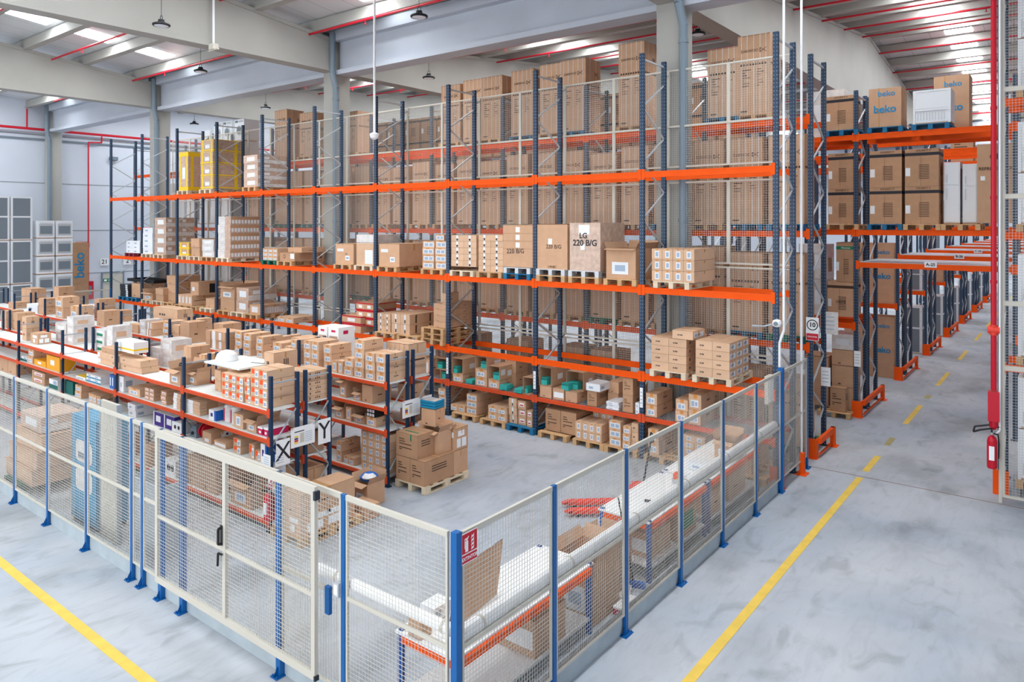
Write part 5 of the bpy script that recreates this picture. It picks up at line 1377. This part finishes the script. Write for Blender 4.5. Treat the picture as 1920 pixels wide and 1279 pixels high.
plainbox(-5.02, 20.16, 1.27, .52, .8, .4, 'plain', 'third brown carton of the stack by the first double-rack guard')
plainbox(-5.02, 20.16, 1.68, .52, .8, .4, 'wrapwhite', 'pale wrapped carton topping the stack by the first double-rack guard')
plainbox(-5.7, 20.14, .15, .6, .8, 1.3, 'plain', 'large brown carton on the floor behind the sign 10 upright')
plainbox(-4.95, 19.72, .15, .36, .3, .6, 'print', 'small brown carton standing in front of the tall brown stack')
pallet(-5.25, 19.62, .004, 'wood', 'worn wooden pallet on the floor under the tall brown stack')
for z, wd in ((2.39, 'second level'), (.005, 'floor level')):
    beko(-5.25, 25.75, z, .72, .75, 1.95, 'tall blue-lettered carton at the aisle end of the second double rack, ' + wd)
    beko(-6.02, 25.75, z, .72, .75, 1.95, 'tall plain carton left of the blue-lettered carton, second double rack, ' + wd, None)
beko(-5.25, 25.75, 4.81, .72, .75, 1.95, 'tall blue-lettered carton at the aisle end of the second double rack, third level')
for i, Y in enumerate(YS[1:]):
    w_ = ord_[i + 1]
    appliance(-5.2, Y + .09, .005, .66, .7, 1.8, 'framed', 'white crated appliance at the aisle end of the %s double rack, floor level' % w_)
    if i % 2 == 0: appliance(-5.2, Y + .09, 2.39, .66, .7, 1.2, 'framed', 'white crated appliance at the aisle end of the %s double rack, second level' % w_)
    else: plainbox(-5.2, Y + .09, 2.39, .68, .8, .9, 'plain', 'brown carton at the aisle end of the %s double rack, second level' % w_)
    plainbox(-5.2, Y + .09, 4.81, .68, .8, 1.2, 'print', 'brown printed carton at the aisle end of the %s double rack, third level' % w_)
    if i < 3: plainbox(-3.6, Y + .09, 7.27, .7, .8, 1.0, 'print', 'brown carton on top of the %s aisle bridge' % w_)
# right edge rack: white machines on four levels
for z, nm in ((.30, 'floor level'), (2.54, 'second level'), (4.96, 'third level'), (7.41, 'top level')):
    for k in range(2):
        for i in range(2):
            appliance(-.80 + .72 * i, 16.08, z + .94 * k,   .66, .7, .92, 'panel', 'white machine behind the right edge mesh, %s, %s, %s column' % (nm, ('lower', 'upper')[k], ('left', 'right')[i]))
    pallet(-.82, 16.0, z - .146, 'wood', 'simple pallet at the right picture edge, %s' % nm, False)
g_ = thing('rack_end_guard', 'orange corner protector inside the mesh at the right picture edge', 'guard', (XB, 16.0, 0))
part('corner_protector', MB().box(-.1, .13, -.1, -.08, 0, .45).box(-.12, -.1, -.1, .1, 0, .45), 'beam', g_)
# fire point on the right pillar line
t = thing('fire_main_riser', 'red vertical fire pipe with a valve beside the right edge mesh', 'pipe', (-1.12, 15.42, 0))
part('pipe_run', MB().tube((0, 0, 2.0), (0, 0, 11.2), .045, 12), 'fire_red', t)
part('valve', MB().tube((-.09, 0, 3.07), (.09, 0, 3.07), .07, 12).tube((0, 0, 2.98), (0, 0, 3.16), .06, 12), 'jack_red', t)
cp = MB()
for z in (1.62, 3.9, 5.4, 7.0): cp.tube((0, 0, z), (0, 0, z + .06), .055, 12)
part('coupling', cp, 'fire_red', t)
t = thing('conduit', 'thin white vertical conduit next to the red fire pipe', 'conduit', (-1.03, 15.40, 0))
part('tube', MB().tube((0, 0, 1.3), (0, 0, 11.2), .018, 8).tube((0, 0, 1.3), (-.06, 0, 1.22), .018, 8), 'white', t)
t = thing('hose_reel_box', 'red fire hose unit hanging below the fire pipe, right side', 'fire equipment', (-1.12, 15.40, 1.3))
part('body', MB().box(-.08, .09, -.1, .1, .16, .68), 'fire_red', t)
part('nozzle', MB().lathe([(.03, 0), (.07, .05), (.07, .16)], (0, 0, 0), 14), 'fire_red', t)
part('hose', MB().path([(.1, 0, .05), (-.05, -.02, .08), (-.28, -.05, .02), (-.3, -.05, -.08), (-.2, -.05, -.03), (.05, 0, .04)], .016, 8), 'black', t)
def extinguisher(x, y, z, label, r=.085, h=.5, rz=0.0):
    t = thing('fire_extinguisher', label, 'fire extinguisher', (x, y, z), rz)
    part('cylinder', MB().lathe([(r * .9, 0), (r, .02), (r, h * .78), (r * .8, h * .88), (r * .3, h * .93), (r * .28, h * .96)], n=24), 'fire_red', t)
    part('label', MB().box(-r * .5, r * .5, -r - .003, -r * .86, h * .25, h * .65), 'paper', t)
    part('valve', MB().lathe([(r * .25, h * .96), (r * .25, h * 1.03)], n=10), 'zinc', t)
    part('handle', MB().bar((0, 0, h * 1.02), (.0, -.14, h * 1.1), .02, .02).bar((0, 0, h * 1.06), (0, -.13, h * 1.2), .02, .02), 'black', t)
    part('hose', MB().path([(0, 0, h * 1.0), (r * 1.1, 0, h * .98), (r * 1.3, 0, h * .7), (r * 1.2, 0, h * .3)], .012, 8), 'black', t)
    return t
extinguisher(-1.14, 15.36, .62, 'red fire extinguisher hanging at the right edge under the hose unit', .08, .62)
extinguisher(-4.60, 4.99, 0.0, 'red fire extinguisher with black handle inside the fence corner, bottom', .085, .52, .8)
def notice(x, y, z, w, h, label, mt='paper', rz=0.0):
    t = thing('notice_sheet', label, 'notice', (x, y, z), rz)
    part('sheet', MB().box(-w / 2, w / 2, -.003, .003, -h / 2, h / 2), mt, t)
    p = MB()
    for i in range(4): p.box(-w * .35, w * .3, -.005, -.003, h * (.25 - i * .18), h * (.29 - i * .18))
    part('print', p, 'label_print', t)
ex = extinguisher(-10.06, 6.66, .26, 'red fire extinguisher with white label hanging at the X shelving end', .085, .46)
extinguisher_sign((-10.12, 6.73, .86), '-y', 'small red and white sign above the extinguisher behind the gate', .2).scale = (.7, .7, .7)
notice(-10.26, 6.745, 1.14, .2, .2, 'white sheet with a small dark symbol clipped on the X end beam')
notice(-10.16, 6.93, 1.14, .2, .2, 'white sheet with a small dark symbol on the X shelving side', rz=pi / 2)

# speed limit sign and notices on the uprights
t = thing('speed_sign', 'round 10 speed limit sign with red strip on the second rack upright', 'sign', (-4.36, 15.955, 2.62))
part('panel', MB().box(-.13, .13, -.004, .004, -.13, .36), 'paper', t)
rg = MB()
for i in range(28):
    a, b = 2 * pi * i / 28, 2 * pi * (i + 1) / 28
    rg.face([(.115 * cos(a), -.006, .2 + .115 * sin(a)), (.095 * cos(a), -.006, .2 + .095 * sin(a)), (.095 * cos(b), -.006, .2 + .095 * sin(b)), (.115 * cos(b), -.006, .2 + .115 * sin(b))])
part('ring', rg, 'ink', t)
text('10', .13, 'ink', t, (0, -.007, .2), bold=.004)
part('red_strip', MB().box(-.12, .12, -.007, -.004, -.12, .02), 'red', t)
text('MAXIMA', .05, 'paper', t, (0, -.0085, -.05))
notice(-4.30, 17.04, 2.75, .38, .5, 'pale green-white sheet fixed beside the speed sign', 'wrap')
notice(-4.36, 17.0, 1.55, .2, .42, 'white sheet in a sleeve hanging on the second rack upright')
notice(-4.37, 20.03, 1.5, .16, .4, 'white vertical label on the first double-rack upright', 'paper')
for k, (u, wd) in enumerate(((-12.82, 'first'), (-10.02, 'second'), (-7.22, 'third'))):
    notice(u, 13.735, 1.28, .07, .42, 'narrow white level label on the front rack, %s post with labels' % wd)

# poles and cameras
t = thing('white_pole', 'long white pole hanging from the roof with a small dome at its end', 'pole', (-14.0, 12.3, 7.22))
part('rod', MB().tube((0, 0, 0), (0, 0, roof_z(12.3) - 7.25), .03, 10), 'white', t)
part('dome', MB().lathe([(.03, -.12), (.1, -.08), (.12, 0), (.12, .03), (.05, .06)], n=18), 'white', t)
t = thing('white_pole', 'short white pole with a junction box under the big beam, upper left', 'pole', (-19.0, 10.8, 9.9))
part('rod', MB().tube((0, 0, 0), (0, 0, roof_z(10.8) - 9.95), .03, 10), 'white', t)
part('junction_box', MB().box(-.12, .12, -.08, .08, -.06, .1).box(-.25, .25, -.02, .02, -.08, -.05), 'cream', t)
t = thing('white_pole', 'white conduit rising beside the front rack end upright to the roof', 'pole', (-4.27, 13.66, 0))
part('rod', MB().path([(-.04, -.02, 2.3), (-.04, -.02, 2.75), (.03, 0, 2.98), (.03, 0, roof_z(13.66) - .05)], .024, 10), 'white', t)
t = thing('white_pole', 'second white conduit behind the front rack end, reaching the roof', 'pole', (-4.27, 14.86, 0))
part('rod', MB().tube((0, 0, .3), (0, 0, roof_z(14.8) - .05), .024, 10), 'white', t)
t = thing('security_camera', 'small round white camera on an arm at the front rack end', 'camera', (-4.33, 13.55, 3.12))
part('housing', MB().lathe([(.03, -.07), (.07, -.05), (.085, 0), (.075, .05), (.03, .07)], n=18), 'white', t)
part('lens', MB().tube((0, -.09, 0), (0, -.07, 0), .04, 14), 'glass_dark', t)
part('arm', MB().path([(0, .02, 0), (-.25, .05, -.08), (-.5, .1, -.1)], .018, 8), 'galv', t)
t = thing('control_cabinet', 'small white box on the fence below the camera', 'electrical box', (-4.36, 13.2, 1.7))
part('housing', MB().box(-.05, .02, -.1, .18, 0, .5), 'cream', t)
part('cover', MB().box(.02, .03, -.08, .16, .03, .47), 'white', t)

# ---------------------------------------------------------------- far left background
n_ = 0
for cx_, nn in ((0, 'left'), (1, 'right')):
    for k in range(3):
        appliance(-36.0, 10.15 + .84 * cx_, .55 + 1.86 * k, .7, .8, 1.84, 'framed', 'tall white crated refrigerator at far left, %s stack, %s' % (nn, ('bottom', 'middle', 'top')[k]), rz=0)
for cx_ in range(2):
    for k in range(4):
        appliance(-35.2, 11.95 + .72 * cx_, 2.0 + .78 * k, .66, .68, .76, 'oven', 'white machine in the low white block at far left, %s column, %s' % (('left', 'right')[cx_], LAY[4][k]), rz=pi / 2)
for cx_ in range(2):
    plainbox(-36.0, 11.9 + .75 * cx_, .005, .7, .7, 1.99, 'wrapwhite', 'white wrapped block under the machines at far left, %s one' % ('left', 'right')[cx_])
for cx_ in range(2):
    plainbox(-36.1, 10.1 + .86 * cx_, .005, .8, .82, .535, 'wrapwhite', 'white wrapped base block at far left, %s one' % ('left', 'right')[cx_])
def bekoside(z, h, label, word):
    o = link('refrigerator_carton', cached(('bks', h), lambda: MB().box(0, .75, 0, .95, 0, h).box(.75, .753, .42, .46, 0, h, 1).mesh('carton_body', ['cardboard_dark', 'tape'])), None, (-38.6, 14.1, z)); tag(o, label, 'carton')
    if word: text('beko', .62, 'beko_blue', o, (.757, .55, h * .45), '+x', bold=.01, roll=pi / 2)
bekoside(.005, 2.05, 'brown carton under the big blue-lettered carton near the left wall', False)
bekoside(2.06, 2.0, 'big brown carton with large blue lettering near the left wall', True)
bf = thing('safety_fence', 'short far fence with blue posts closing the enclosure behind the shelving', 'fence', (-31.9, 11.0, 0))
for y in (0, .95, 2.55): post(bf, 0, y, .05, .05)
fence_panel(bf, 0, .03, .88, pi / 2); fence_panel(bf, 0, .99, 1.5, pi / 2)
t = thing('hose_cabinet', 'red fire hose cabinet on the far left wall', 'fire equipment', (XL + .12, 17.2, .75))
part('body', MB().box(-.1, .12, -.3, .3, 0, 1.0), 'fire_red', t); part('window', MB().box(.12, .13, -.15, .2, .25, .75), 'glass_dark', t)
t = thing('wall_sign', 'red and white fire sign high on the far left wall', 'sign', (XL + .05, 17.0, 3.8))
part('panel', MB().box(0, .02, -.35, .35, -.16, .16), 'red', t); part('pictogram', MB().box(.02, .03, -.3, -.05, -.1, .1).box(.02, .03, .05, .28, -.12, .12), 'paper', t)
def numsign(y, txt, label):
    t = thing('wall_sign', label, 'sign', (XL + .05, y, 2.8)); part('panel', MB().box(0, .02, -.22, .22, -.2, .2), 'paper', t); text(txt, .34, 'ink', t, (.025, 0, 0), '+x', bold=.004)
numsign(18.15, '21', 'white number 21 sign on the far left wall')
numsign(19.4, '2', 'white number sign on the left wall, partly behind the rack end')
dr = link('door_1', MB().box(0, .06, -.55, .55, 0, 2.15).mesh('door', 'cream'), None, (XL, 18.6, 0)); dr['kind'] = 'structure'
part('door_frame', MB().box(0, .09, -.62, -.55, 0, 2.22).box(0, .09, .55, .62, 0, 2.22).box(0, .09, -.62, .62, 2.15, 2.22), 'pipe_grey', dr)
part('door_handle', MB().bar((.09, .4, 1.05), (.09, .5, 1.05), .03, .03), 'zinc', dr)
t = thing('exit_sign', 'small green exit sign above the far left door', 'sign', (XL + .1, 18.3, 1.75)); part('panel', MB().box(0, .02, -.25, .25, -.09, .09), 'green', t); part('pictogram', MB().box(.02, .025, -.2, -.05, -.05, .05).box(.02, .025, .03, .18, -.02, .02), 'paper', t)
t = thing('wall_lamp', 'small dark floodlight high on the left wall', 'lamp', (XL + .05, 18.6, 8.7)); part('housing', MB().box(0, .2, -.2, .2, -.1, .1), 'dark', t); part('lens', MB().box(.2, .21, -.17, .17, -.08, .08), 'glass_dark', t)
# ---------------------------------------------------------------- things on the floor inside the fence
pallet(-10.12, 9.40, .004, 'wood_light', 'pale wooden pallet on the open floor beside the Z shelving')
PB = [(-10.11, 9.42, .15, .37, .40, .45, 'print', 'bottom carton at the front left of the big pallet load'), (-9.73, 9.42, .15, .37, .78, .45, 'print', 'bottom long carton at the front right of the big pallet load'),
      (-9.73, 10.21, .15, .37, .40, .45, 'bigwlab', 'bottom carton with white sheet at the rear right of the pallet load'), (-10.11, 9.83, .15, .37, .78, .45, 'plain', 'bottom carton hidden at the rear left of the pallet load'),
      (-10.11, 9.42, .605, .56, .45, .44, 'print', 'large upper carton with green tape strip, front of the pallet load'), (-9.95, 9.88, .605, .5, .36, .42, 'opentop', 'upper open carton behind the green-taped one'),
      (-9.72, 10.26, .605, .36, .36, .42, 'notes3', 'upper open-flapped carton with white label, rear right of the pallet load')]
for x, y, z, w_, d_, h_, st, lb in PB:
    o = plainbox(x, y, z, w_, d_, h_, st, lb, rng.uniform(-.01, .01))
    if 'green tape' in lb:
        part('green_tape', MB().box(.1, .46, .12, .15, h_ + .001, h_ + .005).box(.38, .41, -.004, 0, h_ * .72, h_), 'green', o)
plainbox(-10.0, 9.98, 1.06, .34, .3, .33, 'plain', 'open brown carton standing on top of the pallet load', .1)
t = thing('parts_tray', 'clear blue and white tray heap on the topmost carton of the pallet load', 'tray', (-10.02, 9.97, 1.40), .1)
mbt = MB()
for k in range(3):
    z = .05 * k
    mbt.box(0, .36, 0, .02, z, z + .04).box(0, .36, .28, .3, z, z + .04).box(0, .02, 0, .3, z, z + .04).box(.34, .36, 0, .3, z, z + .04)
    for q in (.09, .18, .27): mbt.box(q, q + .012, 0, .3, z, z + .03)
part('tray_body', mbt, 'turquoise', t); part('inlay', MB().box(.03, .33, .03, .27, .13, .145), 'wrap', t)
plainbox(-9.66, 10.1, 1.03, .28, .2, .06, 'plain', 'flat piece of folded carton on the rear of the pallet load', .3)
# pallet behind the gate
pallet(-10.10, 6.70, .004, 'wood', 'wooden pallet on the floor at the end of the X and Y shelving')
for k in range(3):
    plainbox(-10.08, 6.72, .15 + .222 * k, .3, .5, .22, 'lab2', '%s carton with white twin label in the front stack behind the gate' % LAY[3][k])
for k in range(2):
    plainbox(-9.77, 6.74, .15 + .32 * k, .42, 1.05, .318, 'notes3' if k == 0 else 'plain', '%s long brown carton on the pallet behind the gate' % ('lower', 'upper')[k])
plainbox(-9.75, 7.95, .01, .45, .35, .22, 'plain', 'flat brown carton behind the gate pallet load')
plainbox(-10.05, 8.35, .01, .36, .4, .40, 'opentop', 'open carton with blue and white bag inside, beyond the gate pallet')
t = thing('plastic_bag', 'blue and white crumpled bag on the open carton beyond the gate pallet', 'bag', (-9.87, 8.55, .43))
part('bag_body', MB().lathe([(.05, -.03), (.15, 0), (.17, .05), (.11, .1), (.03, .13)], n=9), 'blue_box', t); part('white_print', MB().lathe([(.12, .05), (.13, .07), (.08, .115)], (.05, -.05, 0), 7), 'white', t)
pallet(-9.9, 7.93, .004, 'wood', 'second wooden pallet poking out behind the gate pallet load', rz=-.06) if False else None

# packing benches along the right fence
def bench(y0, L, label, shelf=True):
    t = thing('packing_bench', label, 'workbench', (-5.40, y0, 0))
    W = .80
    for x in (.03, W - .03):
        for y in (.03, L - .03): link('leg', cached('bleg', lambda: MB().box(-.03, .03, -.025, .025, 0, .86).mesh('leg', 'blue_holes')), t, (x, y, 0))
    part('beam', MB().box(W - .02, W + .03, .06, L - .06, .74, .82), 'beam', t); part('beam', MB().box(-.03, .02, .06, L - .06, .74, .82), 'beam', t)
    part('beam', MB().box(.06, W - .06, -.01, .03, .74, .82), 'beam', t)
    part('bench_top', MB().box(-.02, W + .0, -.02, L + .02, .825, .85), 'white', t)
    if shelf: part('lower_shelf', MB().box(.0, W - .01, .06, L - .06, .18, .205), 'white', t)
    return t
bench(5.05, 2.45, 'white-topped packing bench nearest the fence corner')
bench(9.0, 1.95, 'white-topped packing bench beside the pallet jack')
bench(11.05, 2.3, 'white-topped packing bench farthest along the right fence')
t = thing('cardboard_sheet', 'large flat brown cardboard sheet leaning upright on the nearest bench', 'cardboard', (-4.93, 5.28, .86), .12)
part('sheet', MB().face([(0, 0, 0), (0, .92, 0), (.06, .95, .62), (.06, .1, .62)]).face([(.01, 0, 0), (.07, .1, .62), (.07, .95, .62), (.01, .92, 0)]), 'cardboard', t)
plainbox(-5.38, 5.35, .86, .2, .26, .14, 'whitebox', 'small white paper box on the nearest bench behind the corner post')
plainbox(-5.25, 5.05, .86, .18, .16, .16, 'plain', 'small brown carton on the nearest bench corner')
plainbox(-5.15, 6.35, .21, .52, .6, .42, 'bigwlab', 'brown carton with white label on the lower shelf of the nearest bench')
plainbox(-5.05, 6.45, .64, .3, .35, .03, 'whitebox', 'white paper sheets on the carton under the nearest bench', .3)
plainbox(-5.20, 7.62, .0, .55, .62, .78, 'opentop', 'large open carton in the gap between the first two benches')
plainbox(-5.30, 8.30, .0, .5, .55, .62, 'opentop', 'second open carton in the gap before the second bench')
plainbox(-5.2, 9.25, .21, .5, .6, .36, 'bigwlab', 'brown carton with label under the second bench')
o = plainbox(-5.15, 10.0, .21, .5, .65, .44, 'print', 'brown carton with green print under the second bench')
part('green_print', MB().box(.5, .504, .1, .55, .12, .36), 'green', o)
plainbox(-5.2, 11.2, .21, .55, .6, .4, 'plain', 'brown carton under the far bench, left')
plainbox(-5.2, 12.0, .21, .55, .8, .45, 'plain', 'large brown carton under the far bench, right')
plainbox(-4.98, 12.2, .86, .34, .45, .3, 'opentop', 'small open carton with white papers on the far bench')
plainbox(-5.1, 11.35, .86, .4, .3, .12, 'whitebox', 'white box on the far bench')
t = thing('tape_dispenser', 'white and orange tape dispenser on the second bench', 'tape dispenser', (-5.0, 10.55, .86), .5)
part('base', MB().box(0, .2, 0, .12, 0, .06), 'zinc', t); part('tape_roll', MB().tube((.08, .02, .1), (.08, .08, .1), .07, 18), 'orange_label', t); part('grip', MB().bar((.1, .05, .1), (.28, .05, .16), .03, .03), 'white', t)
t = thing('strapping_buckle', 'small dark buckle lying on the second bench', 'tool', (-5.0, 9.6, .86), .3)
part('frame', MB().box(0, .09, 0, .02, 0, .012).box(0, .09, .05, .07, 0, .012).box(0, .02, 0, .07, 0, .012), 'dark', t)
# broom and dustpan, red tray
t = thing('broom', 'blue and white broom with thin handle leaning between the benches', 'broom', (-4.72, 8.75, 0), .3)
part('brush_head', MB().box(-.16, .16, -.04, .04, .03, .10), 'blue_box', t); part('bristles', MB().box(-.15, .15, -.035, .035, 0, .03), 'white', t); part('handle', MB().tube((0, 0, .1), (-.25, .18, 1.15), .011, 8), 'dark', t)
t = thing('dustpan', 'white dustpan with a thin standing handle beside the broom', 'dustpan', (-4.78, 8.52, 0), .4)
part('pan', MB().box(-.13, .13, -.1, .1, 0, .015).box(-.13, .13, .09, .1, 0, .09).box(-.13, -.12, -.1, .1, 0, .07).box(.12, .13, -.1, .1, 0, .07), 'white', t); part('handle', MB().tube((0, .09, .08), (-.05, .15, .95), .01, 8), 'zinc', t)
t = thing('plastic_crate', 'low red plastic crate on the floor by the broom', 'crate', (-4.95, 8.05, 0), .1) if False else None
o = plainbox(-4.62, 8.02, 0, .2, .4, .1, 'magbox', 'low red and white box on the floor beside the broom')
# pallet jack
def pallet_jack(x, y, rz):
    t = thing('pallet_jack', 'red hand pallet jack parked on the floor behind the benches', 'pallet jack', (x, y, 0), rz)
    for s in (-1, 1):
        f = MB(); yy0 = s * .19
        f.box(-1.08, 0, yy0 - .08, yy0 + .08, .06, .115)
        f.face([(-1.08, yy0 - .08, .115), (-1.2, yy0 - .04, .08), (-1.2, yy0 + .04, .08), (-1.08, yy0 + .08, .115)]).face([(-1.08, yy0 - .08, .06), (-1.08, yy0 + .08, .06), (-1.2, yy0 + .04, .07), (-1.2, yy0 - .04, .07)])
        fk = part('fork', f, 'jack_red', t)
        part('load_roller', MB().tube((-.98, yy0 - .05, .035), (-.98, yy0 + .05, .035), .035, 12), 'rubber', fk)
    part('chassis', MB().box(-.02, .18, -.27, .27, .06, .22).box(0, .1, -.27, .27, .22, .34).box(.02, .2, -.1, .1, .2, .46), 'jack_red', t)
    part('pump', MB().tube((.18, 0, .12), (.18, 0, .42), .05, 14), 'dark', t)
    w1 = MB().tube((.22, -.09, .1), (.22, -.03, .1), .1, 18).tube((.22, .03, .1), (.22, .09, .1), .1, 18)
    part('steer_wheel', w1, 'rubber', t)
    part('tiller', MB().tube((.2, 0, .4), (.34, 0, 1.2), .018, 10), 'dark', t)
    part('grip', MB().path([(.34, 0, 1.16), (.35, -.11, 1.2), (.37, -.1, 1.3), (.37, .1, 1.3), (.35, .11, 1.2), (.34, 0, 1.16)], .014, 8), 'black', t)
pallet_jack(-6.05, 11.15, math.atan2(.67, .74))

# by the front fence, left
for k in range(3):
    o = link('cardboard_pack', cached('cbp', lambda: MB().box(0, 1.3, 0, .95, 0, .28).box(-.02, 1.32, -.02, .97, .28, .3, 1).mesh('cardboard_pack', ['cardboard_light', 'cardboard'])), None, (-16.3 + .05 * k, 5.0 + .04 * k, .15 + .31 * k), .02 * k)
    tag(o, '%s bundle of flat cardboard behind the left fence' % ('bottom', 'middle', 'top')[k], 'cardboard', None)
pallet(-16.15, 4.92, .004, 'wood_green', 'green pallet under the flat cardboard bundles, far left')
plainbox(-16.0, 5.15, 1.10, 1.0, .7, .28, 'wrapbrown', 'wrapped white and brown pack on top of the flat cardboard bundles')
plainbox(-14.55, 5.6, 0, .5, .5, .95, 'opentop', 'open brown carton between the cardboard bundles and the turquoise cabinet')
cb = thing('turquoise_cabinet', 'turquoise metal cabinet with rounded white windows behind the front fence', 'cabinet', (-13.30, 5.02, 0))
part('body', MB().box(0, .95, 0, .5, .06, 1.78), 'turquoise', cb)
part('plinth', MB().box(.02, .93, .02, .48, 0, .06), 'dark', cb)
for z in (.75, 1.22):
    pn = MB(); c0 = []
    for q, (sx, sz) in enumerate(((1, -1), (1, 1), (-1, 1), (-1, -1))):
        for i in range(4):
            a = -pi / 2 + q * pi / 2 + i * pi / 6
            c0.append((.5 + sx * .22 + .1 * cos(a), -.006, z + sz * .08 + .1 * sin(a)))
    pn.face(c0); part('window', pn, 'wrap', cb)
part('machine_inside', MB().box(.3, .62, -.012, -.006, 1.1, 1.2), 'glass_dark', cb)
st_ = thing('tall_panel', 'tall pale grey board standing upright behind the front fence', 'panel', (-12.22, 5.04, 0))
part('board', MB().box(0, .56, 0, .05, 0, 2.16), 'cream', st_); part('edge_trim', MB().box(-.03, 0, -.01, .06, 0, 2.16).box(.56, .59, -.01, .06, 0, 2.16), 'galv', st_)
t = thing('paper_tray_shelf', 'small grey shelf with blue trays and papers behind the fence posts', 'shelf', (-11.45, 5.15, 0))
part('frame', MB().box(0, .9, 0, .02, 0, 1.1).box(0, .02, 0, .4, 0, 1.1).box(.88, .9, 0, .4, 0, 1.1).box(0, .9, 0, .4, .4, .42).box(0, .9, 0, .4, .8, .82), 'galv', t)
for i, (x, z, mt) in enumerate(((.3, .43, 'blue_box'), (.45, .55, 'turquoise'), (.5, .83, 'white'))): part('tray', MB().box(x, x + .32, .05, .36, z, z + .08), mt, t)
plainbox(-11.3, 5.2, .02, .35, .3, .3, 'redlab', 'small red and white box on the floor under the blue trays')
# on the low shelving top
t = thing('white_board', 'flat white board lying across the X and Y shelving tops', 'board', (-12.55, 6.95, 2.42), .0)
part('board', MB().box(0, 1.15, 0, .75, 0, .03), 'board', t)
part('support_carton', MB().box(.1, .9, .2, .6, -.475, 0), 'cardboard_light', t)
t = thing('white_cover', 'round white cover lying on the flat white board', 'cover', (-12.3, 7.25, 2.452)); part('dome', MB().lathe([(.2, 0), (.2, .04), (.17, .12), (.1, .17), (.03, .19)], n=22), 'white', t)
t = thing('clipboard', 'thin dark-edged clipboard on the flat white board', 'clipboard', (-11.75, 7.4, 2.452), .2); part('backing', MB().box(0, .3, 0, .22, 0, .006), 'dark', t); part('paper', MB().box(.01, .28, .01, .21, .006, .009), 'paper', t)
t = thing('black_bundle', 'black cable bundle on the open carton at the second X post', 'cable', (-13.35, 7.02, 2.24)); part('coil', MB().path([(.14 * cos(a * .7), .1 * sin(a * .7), .03 + .012 * (a % 3)) for a in range(20)], .014, 6), 'black', t)
t = thing('bed_frame', 'black metal frame lying across cartons at the far left low beam', 'frame', (-31.2, 13.9, 2.58)); part('rail', MB().box(0, 2.3, 0, .05, 0, .12).box(0, 2.3, .8, .85, 0, .12).box(0, .05, 0, .85, 0, .12).box(2.25, 2.3, 0, .85, 0, .12), 'black', t)
for i in range(6): part('slat', MB().box(.3 + i * .32, .36 + i * .32, 0, .85, .03, .06), 'dark', t)

for i, (x, wd) in enumerate(((-11.72, 'left'), (-11.50, 'right'))):
    t = thing('film_roll', 'upright white plastic-wrapped roll, %s of two, second X shelf' % wd, 'roll', (x, 6.98, 1.48))
    part('roll_body', MB().lathe([(.09, 0), (.1, .02), (.1, .27), (.085, .30), (.03, .31)], n=16), 'wrap', t)
    part('printed_band', MB().box(-.05, -.03, -.104, -.09, .03, .25), 'magenta', t)
t = thing('cable_reel', 'red round cable reel on the third X shelf', 'reel', (-12.52, 6.98, 1.18))
part('flange', MB().tube((-.06, 0, 0), (-.04, 0, 0), .13, 20), 'red', t); part('flange', MB().tube((.05, 0, 0), (.07, 0, 0), .13, 20), 'red', t); part('core', MB().tube((-.04, 0, 0), (.05, 0, 0), .05, 14), 'dark', t)
t = thing('grey_case', 'grey machine part beside the red reel on the third X shelf', 'machine part', (-12.88, 6.86, 1.04))
part('case_body', MB().box(0, .22, 0, .3, 0, .16).box(.03, .19, .02, .28, .16, .2), 'pipe_grey', t); part('knob', MB().tube((.11, -.03, .08), (.11, 0, .08), .03, 12), 'dark', t)
